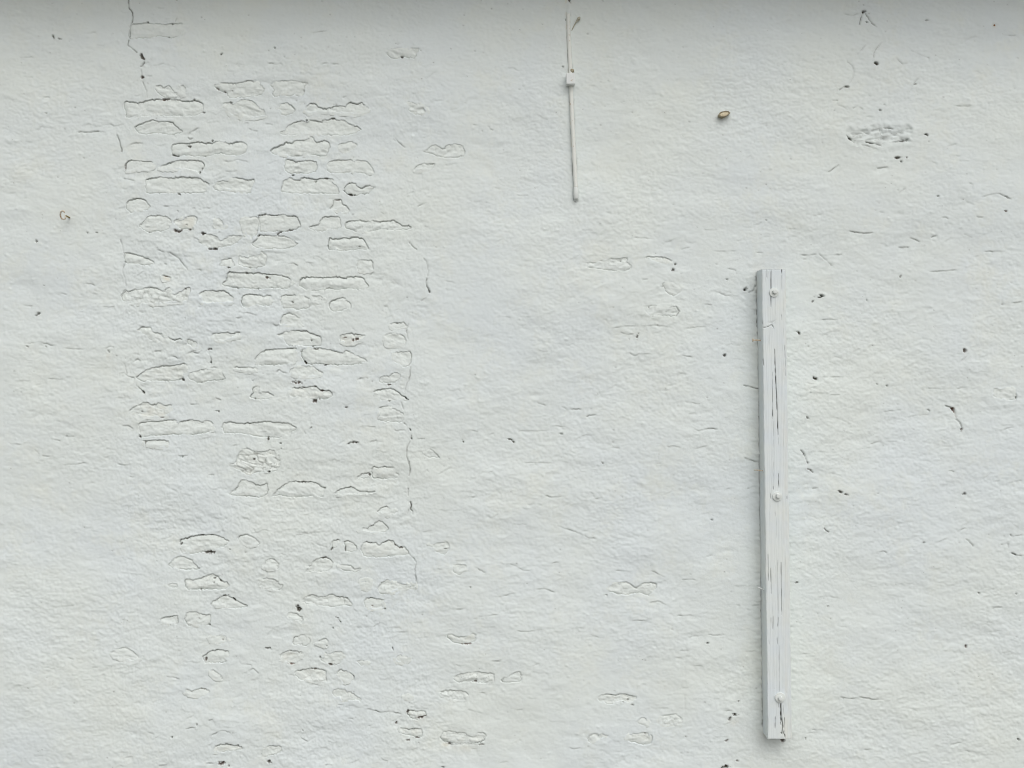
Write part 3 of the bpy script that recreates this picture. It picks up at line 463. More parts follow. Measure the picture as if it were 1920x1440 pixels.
H(TN, 6, (1290,1393,5.2,2.6,8,.55), (1390,1185,4.6,.8,3,.3), (1475,1188,1.6,1,0,0), (740,1090,1.7,1.1,-40,0), (1830,1375,2.7,1.8,0,.25), (1370,1420,.8,1.8,0,.4), (1015,945,.9,1.8,0,.1))
H(TP, 6, (262,1175,4.6,1.5,10,.15), (620,1178,3,1.1,0,.3), (185,1432,1.8,.9,0,0), (450,45,8,.6,-2,.7), (555,470,2,1.4,30,.4))
H(TQ, 6, (1612,890,1.5,2.1,10,.1), (1665,835,4.5,2.2,20,.05), (408,706,1.8,1,-40,.1), (460,676,1.6,.7,-30,.1), (518,732,1.4,.8,0,.1), (1712,697,2,1,-30,0), (1120,1090,1.2,1,0,.1), (1580,1132,2.6,1,-45,.35), (815,380,1.1,.7,0,0), (1365,37,1.1,1,0,0), (1695,1360,1.2,1.2,0,.3), (1560,1430,7,2,-20,0), (656,1052,1,.7,0,.2))
H((1080,380), K4, (853,525,1.6,1.5,0,0), (830,575,1.7,2.2,0,.1), (1453,742,2.6,2.6,20,0), (1275,1307,2.4,1.6,40,.05), (623,898,.9,.9,0,0), (383,503,1.3,.8,0,0), (1630,150,1,1,0,0), (527,1140,.9,3.8,18,.1), (1910,1113,3,1.4,30,0), (740,718,.9,.9,0,0), (1295,655,1.3,.9,0,0))
H((760,700), K4, (494,582,.9,3.6,-18,.05), (922,585,1,2.8,-40,.05), (895,567,3.6,.8,10,0), (1335,520,1.6,1.1,0,0), (1688,765,2.4,.9,40,0), (52,560,.8,1.2,0,.2))
H((780,930), K4, (258,453,6,.8,-12,0), (468,783,1,.9,0,0), (1635,848,1.1,.9,0,0), (1685,840,1.3,1.2,0,0))
H((1080,930), K4, (1165,206,.9,1,0,0), (1895,745,2,1,-35,0), (1130,1262,1,.9,0,0), (1590,290,1.4,1.6,0,0))
H((1500,0), K4, (650,540,3.8,2,48,.05), (400,742,3.6,1.4,0,0), (550,100,3.2,2,-25,0), (1090,175,2.4,1.1,0,0), (838,1352,5.2,1.5,-5,.05), (866,1386,1.5,1.1,20,0), (1078,1158,2.8,1.3,10,0), (985,720,2.4,.9,0,0), (915,1350,1.2,2.2,20,.35), (685,942,1.6,1,20,0), (1665,218,1.1,1.1,0,1), (580,190,1.8,1,30,0), (408,522,1.1,.9,0,0), (880,1212,8,.9,-6,0), (590,1225,7,1,10,0), (430,1195,4,1.2,40,0))
H((1500,300), K4, (188,1160,3.8,3,-15,.03), (1180,313,1.1,1.1,0,0), (1755,437,2.6,1,5,.6), (868,992,1,3.2,20,.1), (115,1212,2,.9,-30,.1), (575,1198,.9,.8,0,0))
H((1500,600), K4, (1413,261,2,2.3,0,.4), (135,502,3,1.7,25,.05), (62,840,2.4,1.6,40,.05), (75,1280,2.8,2,20,.5), (750,563,1.6,.7,0,0), (660,550,1.4,.8,30,0), (1388,935,1,2.6,10,.5), (35,1152,1.2,1.6,0,0), (65,1220,1,1.8,-15,.1), (1850,665,.8,2.4,0,0), (1318,768,1.6,3.6,-25,.9))
H((1500,850), K4, (345,333,3.6,2,10,.1), (398,355,2.4,.9,18,.1), (1408,348,2,2.3,10,.05), (1145,970,1.6,1,0,0), (1533,1196,1.5,1.2,30,.1), (1850,1203,.9,1.2,0,0), (1830,862,5,.9,25,0), (665,344,.9,.9,0,0), (1060,766,1.2,.9,0,0))
H((1500,1125), K4, (1425,393,1.5,2.5,12,.5), (50,1185,1,1.8,0,.05), (1872,1195,2.2,1,30,0), (237,52,1.6,.8,0,0), (372,846,1,.9,0,0))
H((0,0), K4, (455,318,1.8,2.4,-25,0), (400,974,.9,.9,0,0), (515,332,3,.6,10,0))
H((0,240), 6, (418,1275,2,1.6,0,0), (1415,440,.9,4,5,.5), (980,1180,1.2,1,0,0), (1087,1180,1.2,1,0,0))
H((0,500), 6, (425,528,2,1.9,0,0), (402,548,2,1,0,0), (310,900,2.2,1,25,.1), (510,905,2.8,.9,0,.05), (1225,945,1,2.6,-25,.05), (1615,680,4,.8,-5,0), (495,212,1.6,.8,0,0))
H((1340,490), 8, (460,425,2.6,2.2,0,0), (1610,515,3.8,2.8,-15,.03))
H((1340,1240), 8, (1025,1195,2.6,3.2,20,.45))
H((960,0), 8, (860,15,1.5,4,0,.25), (770,1003,2,.8,20,0), (805,300,.8,1.4,0,0), (232,990,1,.9,0,0))
# warm or rusty stains: px, py, rx, ry, amount
WS = [(118,404,22,16,.10), (1865,47,4.5,4.5,.55), (868,1404,26,9,.22), (835,1397,8,4,.4), (1376,1355,12,9,.14), (550,1243,14,6,.10), (205,667,5,6,.3),
      (1800,880,28,40,.07), (1120,140,6,6,.12), (1040,300,40,50,.06), (1810,500,60,60,.05), (790,1350,16,8,.15), (560,715,26,14,.05), (270,775,26,10,.1), (1068,6,14,12,.15)]

# ------------------------------------------------------------------ outlines -> distance fields
RS = np.random.RandomState(7)
def roughen(P, closed, step=2.6, amp=0.75):
    n = len(P); out = []
    m = n if closed else n - 1
    for i in range(m):
        p0 = P[(i - 1) % n] if closed or i > 0 else P[0]; p1 = P[i]; p2 = P[(i + 1) % n]
        p3 = P[(i + 2) % n] if closed or i + 2 < n else P[n - 1]
        L = np.hypot(*(p2 - p1)); k = max(1, int(round(L / step)))
        for j in range(k):
            u = j / k                       # loose Catmull-Rom
            q = p1 + (p2 - p1) * u
            c = 0.5 * ((2 * p1) + (p2 - p0) * u + (2 * p0 - 5 * p1 + 4 * p2 - p3) * u * u + (3 * p1 - p0 - 3 * p2 + p3) * u ** 3)
            q = 0.45 * q + 0.55 * c
            out.append(q + RS.normal(0, amp, 2) * (1 if j else 0.5))
    if not closed: out.append(P[-1])
    return np.array(out)

def seg_dist(px, py, P, closed):
    """distance, nearest segment index, side (cross) and parameter along the line"""
    A = P; Bq = np.roll(P, -1, 0)
    if not closed: A = P[:-1]; Bq = P[1:]
    d = Bq - A; L2 = (d ** 2).sum(1) + 1e-9
    rx = px[:, None] - A[None, :, 0]; ry = py[:, None] - A[None, :, 1]
    tt = np.clip((rx * d[:, 0] + ry * d[:, 1]) / L2, 0, 1)
    ex = rx - tt * d[:, 0]; ey = ry - tt * d[:, 1]
    d2 = ex * ex + ey * ey
    i = d2.argmin(1); r = np.arange(len(px))
    cr = d[i, 0] * ry[r, i] - d[i, 1] * rx[r, i]
    return np.sqrt(d2[r, i]), i, np.sign(cr), (i + tt[r, i]) / len(A)

def inside(px, py, P):
    c = np.zeros(len(px), bool); n = len(P); j = n - 1
    for i in range(n):
        xi, yi = P[i]; xj, yj = P[j]
        c ^= ((yi > py) != (yj > py)) & (px < (xj - xi) * (py - yi) / (yj - yi + 1e-12) + xi); j = i
    return c

def brick_field(k, x, y):
    """signed distance (inside positive) and edge openness at pixel points"""
    P, sg = BF[k]
    d, i, _, _ = seg_dist(x, y, P, True)
    return np.where(inside(x, y, P), d, -d), sg[i]

BF = []
for k, (P, e, rec, rough, warm) in enumerate(BR):
    Q = roughen(P, True)
    area = 0.5 * np.sum(Q[:, 0] * np.roll(Q[:, 1], -1) - np.roll(Q[:, 0], -1) * Q[:, 1])
    if area < 0: Q = Q[::-1].copy()          # with v pointing down this makes (dy,-dx) the outward normal
    dd = np.roll(Q, -1, 0) - np.roll(Q, 1, 0); L = np.hypot(dd[:, 0], dd[:, 1]) + 1e-9
    nx, ny = dd[:, 1] / L, -dd[:, 0] / L
    s = e[0] * np.maximum(-ny, 0) ** 2 + e[2] * np.maximum(ny, 0) ** 2 + e[1] * np.maximum(nx, 0) ** 2 + e[3] * np.maximum(-nx, 0) ** 2
    nz = np.convolve(np.tile(0.5 + 1.35 * (RS.rand(len(s)) - 0.5), 3), np.ones(7) / 7, 'same')[len(s):2 * len(s)]
    s = np.clip(s * (-0.12 + 2.0 * nz), 0, 1.1)
    s = np.convolve(np.tile(s, 3), [.25, .5, .25], 'same')[len(s):2 * len(s)]
    BF.append((Q, s))

# ------------------------------------------------------------------ the wall sheet
def lines(*spans):
    out = []
    for a, b, st in spans: out += list(np.arange(a, b - 1e-6, st))
    return out
XS = np.array([-2600, -2000, -1500, -1100, -800, -560, -380, -250, -160, -110, -85, -70] + lines((-60, 215, 2.0), (215, 800, 1.25), (800, 1400, 1.9), (1400, 1980.1, 1.85)) + [1990, 2005, 2030, 2080, 2170, 2300, 2480, 2720, 3020, 3420, 3920, 4520], float)
VB = 720 + ZC / S            # pixel row of the ground
YS = np.array([-128, -110, -95, -80, -68, -60, -54] + lines((-50, 1490.1, 1.5)) + [1496, 1505, 1520, 1550, 1600, 1660, 1740, VB + 40], float)
GX, GY = np.meshgrid(XS, YS)
NX, NY = len(XS), len(YS)
h = plaster(GX.ravel(), GY.ravel()).reshape(NY, NX).astype(np.float64)
grime_shade = np.zeros((NY, NX)); rust = np.zeros((NY, NX)); warmf = np.zeros((NY, NX))

def box(P, pad):
    a, b = np.searchsorted(XS, [P[:, 0].min() - pad, P[:, 0].max() + pad]); c, d = np.searchsorted(YS, [P[:, 1].min() - pad, P[:, 1].max() + pad])
    return slice(c, d), slice(a, b)

# grains, blisters and pits in the paint
rr = np.random.RandomState(21)
def blobs(n, rmin, rmax, amp, ax=1.0, fn=None, gr=0.0):
    for _ in range(n):
        u, v = rr.uniform(-20, 1940), rr.uniform(-20, 1460)
        if fn is not None and rr.rand() > fn(u, v): continue
        r = rmin + (rmax - rmin) * rr.rand() ** 2; a = amp * (0.4 + 0.9 * rr.rand()) * min(1, r / 1.8)
        P = np.array([[u, v]]); sl = box(P, r * 2.6 * ax + 2)
        x, y = GX[sl] - u, GY[sl] - v
        an = rr.normal(0, 0.25); c, s_ = math.cos(an), math.sin(an)
        q = ((x * c + y * s_) / (r * ax)) ** 2 + ((-x * s_ + y * c) / r) ** 2
        g = np.exp(-q * 1.3)
        h[sl] += a * g
        if gr: grime_shade[sl] = np.maximum(grime_shade[sl], gr * rr.rand() * np.exp(-q * 2.5))
dens = lambda u, v: 0.45 + 0.55 * (u < 240 or u > 1100 or v < 300)
blobs(4200, 1.1, 3.4, 1.35, 1.2, dens)
blobs(1300, 1.0, 2.2, -1.1, 1.3, dens, 0.55)
blobs(560, 5, 14, 1.2, 1.9)
blobs(420, 5, 13, -1.3, 2.1)
# bricks that only just telegraph through the render: shallow soft-edged dents on the courses
for q_ in range(230):
    if q_ < 150: u, v = rr.uniform(225, 775), 62 + 33 * rr.randint(2, 42) + rr.normal(0, 3); sg_ = rr.choice([-1, -1, 1])
    else: u, v = rr.uniform(780, 1910), rr.uniform(420, 1435); sg_ = rr.choice([-1, 1, 1])
    wd_, hg_ = rr.uniform(16, 60), rr.uniform(7, 13); P = np.array([[u, v]]); sl = box(P, wd_ + 12); x, y = GX[sl], GY[sl]
    nn = 5.5 * vnoise(x, y, 17, 11, 400 + q_ % 40) + 2.2 * vnoise(x, y, 6, 5, 440 + q_ % 40)
    d_ = np.minimum(wd_ - np.abs(x - u), hg_ - np.abs(y - v)) + nn
    soft = np.where((y < v) == (sg_ < 0), 1.1, 3.5) * rr.uniform(.8, 1.5)
    h[sl] += sg_ * rr.uniform(.5, 1.15) * sstep(-soft, soft, d_) * (0.55 + 0.6 * sstep(-.4, .5, vnoise(x, y, 22, 16, 480)))
# random short scarps and brush lips
SC = [(P, min(1.1, st * 1.35)) for P, st in SC]
for _ in range(1350):
    u, v = rr.uniform(0, 1920), rr.uniform(120, 1440); L = rr.uniform(5, 26)
    if rr.rand() < .3: u, v = rr.uniform(230, 780), rr.uniform(150, 1440)
    n = rr.randint(3, 6)
    xs = np.linspace(-L / 2, L / 2, n); ys = np.cumsum(rr.normal(0, 1.5, n)) - xs ** 2 * rr.uniform(-.004, .014) * 8 / max(L, 8) + xs * rr.normal(-0.08, .25)
    SC.append((np.c_[u + xs, v + ys], rr.uniform(.14, .44) * (.75 if u < 230 else 1)))

for P, st in SC:
    if P[0, 0] > P[-1, 0]: P = P[::-1]
    Q = roughen(P, False, 3.0, 0.45); sl = box(Q, 22)
    x, y = GX[sl].ravel(), GY[sl].ravel()
    if x.size == 0: continue
    d, i, side, u = seg_dist(x, y, Q, False)
    dn = d * side                                             # positive below the line
    wgt = sstep(0, .18, u) * sstep(1, .82, u) * (0.7 + 0.45 * vnoise(x, y, 9, 9, 31))
    wgt = np.clip(wgt, 0, 1.2); s2 = st * wgt
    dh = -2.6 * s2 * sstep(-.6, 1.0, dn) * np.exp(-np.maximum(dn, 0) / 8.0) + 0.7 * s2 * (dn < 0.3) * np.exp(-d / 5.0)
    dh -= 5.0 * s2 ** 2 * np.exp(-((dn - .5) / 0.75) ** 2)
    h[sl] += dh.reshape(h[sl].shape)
    g = (0.70 * s2 ** 2 * np.exp(-((dn - .4) / 0.8) ** 2)).reshape(h[sl].shape); grime_shade[sl] = np.maximum(grime_shade[sl], g)  # shade below each step put into the colour

for P, st, red in CR:
    Q = roughen(P, False, 3.0, 0.4); sl = box(Q, 8); x, y = GX[sl].ravel(), GY[sl].ravel()
    if x.size == 0: continue
    d, i, side, u = seg_dist(x, y, Q, False)
    wgt = st * sstep(0, .06, u) * sstep(1, .94, u) * np.clip(0.72 + 0.55 * vnoise(x, y, 8, 8, 33), 0.1, 1.2)
    shp = h[sl].shape
    h[sl] -= (8.5 * wgt * np.exp(-(d / 0.95) ** 2)).reshape(shp)
    g = (np.clip(1.0 * wgt, 0, 1) * np.exp(-(d / 1.0) ** 2)).reshape(shp)
    grime_shade[sl] = np.maximum(grime_shade[sl], g * (1 - .6 * red)); rust[sl] = np.maximum(rust[sl], g * red)

for hx, hy, rx, ry, an, red in HO:
    an = math.radians(an); P = np.array([[hx, hy]]); sl = box(P, max(rx, ry) * 1.9 + 3); x, y = GX[sl] - hx, GY[sl] - hy
    if x.size == 0: continue
    a, b = x * math.cos(an) + y * math.sin(an), -x * math.sin(an) + y * math.cos(an)
    q = np.sqrt((a / (rx + .25)) ** 2 + (b / (ry + .25)) ** 2) + 0.8 * vnoise(GX[sl], GY[sl], 3.0, 2.4, 35) + 0.25 * vnoise(GX[sl], GY[sl], 5, 5, 36)
    f = sstep(1.35, .55, q); big = min(1.0, 0.30 + 0.24 * max(rx, ry)) * min(1, .55 + .35 * min(rx, ry))
    h[sl] -= min(12, 4 + 2.6 * min(rx, ry)) * f - 0.5 * np.exp(-((q - 1.7) / .5) ** 2)
    grime_shade[sl] = np.maximum(grime_shade[sl], big * f * (1 - .45 * red)); rust[sl] = np.maximum(rust[sl], f * red)
    HO_F = None

for sx, sy, rx, ry, am in WS:
    P = np.array([[sx, sy]]); sl = box(P, max(rx, ry) * 1.6); q = ((GX[sl] - sx) / rx) ** 2 + ((GY[sl] - sy) / ry) ** 2
    warmf[sl] = np.maximum(warmf[sl], am * np.exp(-q * 1.2) * np.clip(.75 + .6 * vnoise(GX[sl], GY[sl], 7, 7, 37), 0, 1.3))

# broken hollow in the render at the upper right, and paint bridging along the pipe
HP = roughen(t(1500, 0, K4, "390,1170 430,1115 560,1135 640,1105 740,1095 820,1100 940,1115 930,1200 850,1215 760,1225 690,1250 590,1225 480,1225 430,1195"), True, 3, 1.2)
sl = box(HP, 24); x, y = GX[sl].ravel(), GY[sl].ravel(); d, i_, _, _ = seg_dist(x, y, HP, True); d = np.where(inside(x, y, HP), d, -d)
mk = sstep(-6, 7, d + 9 * vnoise(x, y, 14, 9, 75) + 4 * vnoise(x, y, 6, 5, 76)); a, b = rot(x, y, -10)
dh = -5.5 * mk + mk * (6.0 * np.abs(vnoise(a, b, 17, 8, 61)) - 2.4 * np.exp(-(vnoise(a, b, 22, 8, 62) / .08) ** 2) + 1.5 * vnoise(a, b, 7, 4.5, 63)) + 1.6 * np.exp(-((d + 6) / 5) ** 2)
gg = np.clip(mk * (0.04 + 0.42 * np.exp(-(vnoise(a, b, 20, 7, 62) / .08) ** 2) + 0.2 * sstep(.0, .6, vnoise(x, y, 14, 8, 64))), 0, .7)  # the hollow's grey shading put into the colour, darkest in its creases
h[sl] += dh.reshape(h[sl].shape); grime_shade[sl] = np.maximum(grime_shade[sl], gg.reshape(h[sl].shape) * .75)
PL = t(0, 0, 1, "1064.5,-20 1065.4,26 1066.6,70 1069,120 1070.9,170 1074,240 1077,300 1079.8,375"); sl = box(PL, 16)
x, y = GX[sl].ravel(), GY[sl].ravel(); d, i_, sd, u = seg_dist(x, y, PL, False); dn = -d * sd        # positive on the right
h[sl] += ((2.6 + 1.0 * vnoise(x, y, 4, 14, 65)) * np.exp(-(d / (4.6 + vnoise(x, y, 9, 12, 66))) ** 2)).reshape(h[sl].shape)
ed = np.exp(-((dn + 3.9) / .8) ** 2) * sstep(.05, .45, vnoise(x, y, 5, 15, 67) + .45) + .75 * np.exp(-((dn - 3.9) / .7) ** 2) * sstep(.1, .5, vnoise(x, y, 5, 11, 68) + .25)
ed *= sstep(10, 40, y)
h[sl] -= (3.0 * ed).reshape(h[sl].shape); grime_shade[sl] = np.maximum(grime_shade[sl], (.5 * ed).reshape(h[sl].shape))
warmf[sl] = np.maximum(warmf[sl], (.8 * np.exp(-((dn + 3.6) / 1.3) ** 2) * sstep(.15, .5, vnoise(x, y, 6, 12, 69))).reshape(h[sl].shape))
# unevenness, and the batten's soft warm shade put into the wall colour
BLn = t(0, 0, 1, "1419.5,505 1430.8,1373"); sl = box(BLn, 30); x, y = GX[sl].ravel(), GY[sl].ravel(); d, i_, sd, u = seg_dist(x, y, BLn, False)
h[sl] += (np.exp(-(d / 11) ** 2) * (1.3 * vnoise(x, y, 15, 6, 71) + .8 * np.tanh(3 * vnoise(x, y, 16, 5, 72)))).reshape(h[sl].shape)
warmf[sl] = np.maximum(warmf[sl], (.13 * np.exp(-(d / 13) ** 2)).reshape(h[sl].shape))
BRn = t(0, 0, 1, "1463.8,505 1475.2,1373"); sl = box(BRn, 30); x, y = GX[sl].ravel(), GY[sl].ravel(); d, i_, sd, u = seg_dist(x, y, BRn, False)
h[sl] += (np.exp(-(d / 14) ** 2) * (1.3 * vnoise(x, y, 15, 6, 73) + 1.0 * np.tanh(3 * vnoise(x, y, 18, 6, 74)))).reshape(h[sl].shape)
warmf[sl] = np.maximum(warmf[sl], (.10 * np.exp(-(d / 8) ** 2)).reshape(h[sl].shape))
hfull = h.copy()                                             # render before the brick pockets are cut
for k, (P, e, rec, rough, warm) in enumerate(BR):
    Q, sg = BF[k]; sl = box(Q, 22); x, y = GX[sl].ravel(), GY[sl].ravel()
    d, s = brick_field(k, x, y)
    op = sstep(.15, .42, s); d0 = 4.5 * (1 - op)
    lip = 0.25 * s * (d < 0.2) * np.exp(-np.abs(d) / 3.0) - 0.5 * op * np.exp(-((d + .2) / .8) ** 2)
    lip += (d < 0) * np.exp(d / 11.0) * (0.75 * vnoise(x, y, 13, 8, 300 + k) - 0.25) * sstep(0, -3, d)
    drop = -32.0 * sstep(d0 - .35, d0 + 1.3, d)
    shp = h[sl].shape
    h[sl] += (lip + drop).reshape(shp)
    grime_shade[sl] = np.maximum(grime_shade[sl], (0.42 * op * s * sstep(-.5, .6, d)).reshape(shp))  # pocket rims darkened: shade of the render's edge painted in

V = np.empty((NY, NX, 3)); V[..., 0] = (GX - 960) * S; V[..., 2] = ZC + (720 - GY) * S; V[..., 1] = -h / 1000.0
# fade the relief to flat at the far borders, close the slab behind
idx = np.arange(NX * NY).reshape(NY, NX)
F = np.stack([idx[:-1, :-1], idx[1:, :-1], idx[1:, 1:], idx[:-1, 1:]], -1).reshape(-1, 4)
ring = np.concatenate([idx[0, :], idx[1:, -1], idx[-1, -2::-1], idx[-2:0:-1, 0]])
Vb = V.reshape(-1, 3)[ring].copy(); Vb[:, 1] = 0.34
bi = NX * NY + np.arange(len(ring))
Fs = np.stack([ring, np.roll(ring, -1), np.roll(bi, -1), bi], -1)
VV = np.concatenate([V.reshape(-1, 3), Vb]); FF = np.concatenate([F, Fs])
z = np.zeros(len(ring))
wall_me = mesh_np('rendered_wall', VV, FF, {'grime_shade': np.r_[np.clip(grime_shade, 0, 1).ravel(), z], 'rust': np.r_[np.clip(rust, 0, 1).ravel(), z], 'warm': np.r_[np.clip(warmf, 0, 1).ravel(), z]})
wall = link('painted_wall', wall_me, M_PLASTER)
tag(wall, 'old white painted rendered wall with brickwork showing through, filling the whole view', 'wall')

# ------------------------------------------------------------------ the bricks seen through the render
def holes_at(x, y):
    g = np.zeros_like(x); r = np.zeros_like(x); dh = np.zeros_like(x)
    x0, x1, y0, y1 = x.min(), x.max(), y.min(), y.max()
    for hx, hy, rx, ry, an, red in HO:
        m = max(rx, ry) + 2
        if hx < x0 - m or hx > x1 + m or hy < y0 - m or hy > y1 + m: continue
        an = math.radians(an); a = (x - hx) * math.cos(an) + (y - hy) * math.sin(an); b = -(x - hx) * math.sin(an) + (y - hy) * math.cos(an)
        q = np.sqrt((a / (rx + .25)) ** 2 + (b / (ry + .25)) ** 2) + 0.8 * vnoise(x, y, 3.0, 2.4, 35) + 0.25 * vnoise(x, y, 5, 5, 36); f = sstep(1.35, .55, q)
        g = np.maximum(g, min(1.0, 0.30 + 0.24 * max(rx, ry)) * min(1, .55 + .35 * min(rx, ry)) * f * (1 - .45 * red)); r = np.maximum(r, f * red); dh -= min(9, 3 + 2.2 * min(rx, ry)) * f
    return g, r, dh

for k, (P, e, rec, rough, warm) in enumerate(BR):
    Q, sg = BF[k]; st = 1.35
    ax = np.arange(Q[:, 0].min() - 5, Q[:, 0].max() + 5 + st, st); ay = np.arange(Q[:, 1].min() - 5, Q[:, 1].max() + 5 + st, st)
    X, Y = np.meshgrid(ax, ay); x, y = X.ravel(), Y.ravel()
    d, s = brick_field(k, x, y)
    op = sstep(.15, .42, s)
    re = -0.25 * (1 - op) + op * rec * 0.62 * (0.25 + 0.75 * s)      # step at the edge
    rm = rec * RS.uniform(-.25, .55)
    f = sstep(0, 9, d)
    hb = plaster(x, y) * 1.0 - (re * (1 - f) + rm * f) - 0.12 * np.maximum(-d, 0) - op * 2.0 * sstep(0, -1.5, d)
    inn = sstep(-1, 5, d)
    a, b = rot(x, y, RS.uniform(-25, 25))
    so = 100 + k
    hb += inn * rough * (1.15 * vnoise(a, b, 19, 8, so) + 0.55 * np.tanh(3.5 * vnoise(a, b, 11, 5.5, so + 5)) + 0.62 * vnoise(a, b, 8, 4.5, so + 1) + 0.34 * vnoise(x, y, 3.6, 2.9, so + 2))
    if rough > 0.95:
        rdg = vnoise(a, b, 15, 7, so + 3); hb -= inn * (rough - .7) * 1.5 * np.exp(-(rdg / .10) ** 2)
    hb += inn * RS.uniform(-.8, .8) * (y - y.mean()) / 20.0
    hb -= op * 6.0 * s ** 2 * np.exp(-((d - .35) / .62) ** 2)
    g, r, dh = holes_at(x, y); hb += dh
    g = np.maximum(g, np.clip(0.60 * op * s * np.exp(-((d - .3) / .7) ** 2), 0, 1))  # edge seams: dirt plus the overhang's shade, both put into the colour
    if rough > 1.25: g = np.maximum(g, inn * (rough - 1) * 0.30 * np.exp(-(rdg / .07) ** 2))
    wv = inn * warm * np.clip(1 + 1.2 * vnoise(x, y, 11, 8, so + 4), 0, 2)
    keep = (d > -4.2).reshape(X.shape)
    q = keep[:-1, :-1] & keep[1:, :-1] & keep[1:, 1:] & keep[:-1, 1:]
    ii = np.arange(X.size).reshape(X.shape)
    Fq = np.stack([ii[:-1, :-1], ii[1:, :-1], ii[1:, 1:], ii[:-1, 1:]], -1)[q]
    used = np.unique(Fq); mp = -np.ones(X.size, int); mp[used] = np.arange(len(used)); Fq = mp[Fq]
    cx, cy = Q.mean(0); C = np.array([(cx - 960) * S, 0.0, ZC + (720 - cy) * S])
    Vq = np.stack([(x - 960) * S, -hb / 1000, ZC + (720 - y) * S], -1)[used] - C
    # sides running back into the wall
    ed = np.concatenate([Fq[:, [0, 1]], Fq[:, [1, 2]], Fq[:, [2, 3]], Fq[:, [3, 0]]]); key = np.sort(ed, 1)
    _, inv, cnt = np.unique(key, axis=0, return_inverse=True, return_counts=True)
    be = ed[cnt[inv.ravel()] == 1]; bv = np.unique(be); m2 = -np.ones(len(Vq), int); m2[bv] = len(Vq) + np.arange(len(bv))
    Vk = Vq[bv].copy(); Vk[:, 1] = 0.05
    Fk = np.stack([be[:, 1], be[:, 0], m2[be[:, 0]], m2[be[:, 1]]], -1)
    nz_ = np.zeros(len(bv))
    me = mesh_np('brick', np.concatenate([Vq, Vk]), np.concatenate([Fq, Fk]), {'grime_shade': np.r_[np.clip(g[used], 0, 1), nz_], 'rust': np.r_[np.clip(r[used], 0, 1), nz_], 'warm': np.r_[np.clip(wv[used], 0, 1), nz_]})
    link('brick', me, M_BRICK, wall, Vector(C))

# ------------------------------------------------------------------ small mesh builders
def tube_mesh(name, pts, radii, n=12, closed_ends=True):
    pts = [Vector(p) for p in pts]; V, F = [], []
    up = Vector((0.13, 0.21, 0.97))
    for i, p in enumerate(pts):
        tg = (pts[min(i + 1, len(pts) - 1)] - pts[max(i - 1, 0)]).normalized()
        a = tg.cross(up)
        if a.length < 0.05: a = tg.cross(Vector((1, 0, 0)))
        a.normalize(); b = tg.cross(a)
        up = b if i else up
        r = radii[i] if hasattr(radii, '__len__') else radii
        for j in range(n):
            an = 2 * math.pi * j / n; V.append(p + (a * math.cos(an) + b * math.sin(an)) * r)
        up = Vector((0.13, 0.21, 0.97))
    m = len(pts)
    for i in range(m - 1):
        for j in range(n): F.append((i * n + j, i * n + (j + 1) % n, (i + 1) * n + (j + 1) % n, (i + 1) * n + j))
    if closed_ends: F += [tuple(range(n))[::-1], tuple((m - 1) * n + j for j in range(n))]
    me = bpy.data.meshes.new(name); me.from_pydata([tuple(v) for v in V], [], F); me.shade_smooth(); me.update(); return me

def lathe_mesh(name, prof, n=28, axis='-Y', tilt=None, wob=0.0, seed=1):
    """prof: (radius, height towards the camera)"""
    rs = np.random.RandomState(seed); V, F = [], []
    w_ = [1 + wob * rs.normal() for _ in range(n)]
    for r, hh in prof:
        for j in range(n):
            an = 2 * math.pi * j / n; V.append((r * w_[j] * math.cos(an), -hh, r * w_[j] * math.sin(an)))
    m = len(prof)
    for i in range(m - 1):
        for j in range(n): F.append((i * n + j, (i + 1) * n + j, (i + 1) * n + (j + 1) % n, i * n + (j + 1) % n))
    F.append(tuple((m - 1) * n + j for j in range(n))[::-1])
    me = bpy.data.meshes.new(name); me.from_pydata(V, [], F); me.shade_flat(); me.update(); return me

def box_mesh(name, x0, x1, y0, y1, z0, z1, bev=0.0):
    import bmesh
    bm = bmesh.new(); bmesh.ops.create_cube(bm, size=1.0)
    for v in bm.verts: v.co = Vector(((x0 + x1) / 2 + v.co.x * (x1 - x0), (y0 + y1) / 2 + v.co.y * (y1 - y0), (z0 + z1) / 2 + v.co.z * (z1 - z0)))
    if bev: bmesh.ops.bevel(bm, geom=list(bm.edges), offset=bev, segments=3, affect='EDGES')
    me = bpy.data.meshes.new(name); bm.to_mesh(me); bm.free()
    return me

# ------------------------------------------------------------------ timber batten
BD = 0.070                                                    # its thickness off the wall
TL_, BL_ = PW(1419.5, 509), PW(1430.8, 1373.5)
TR_, BR_ = PW(1463.8, 509), PW(1475.2, 1373.5)
batten = empty('timber_batten', (BL_ + BR_) / 2)
tag(batten, 'upright white painted timber batten with three bolts on the wall', 'batten')
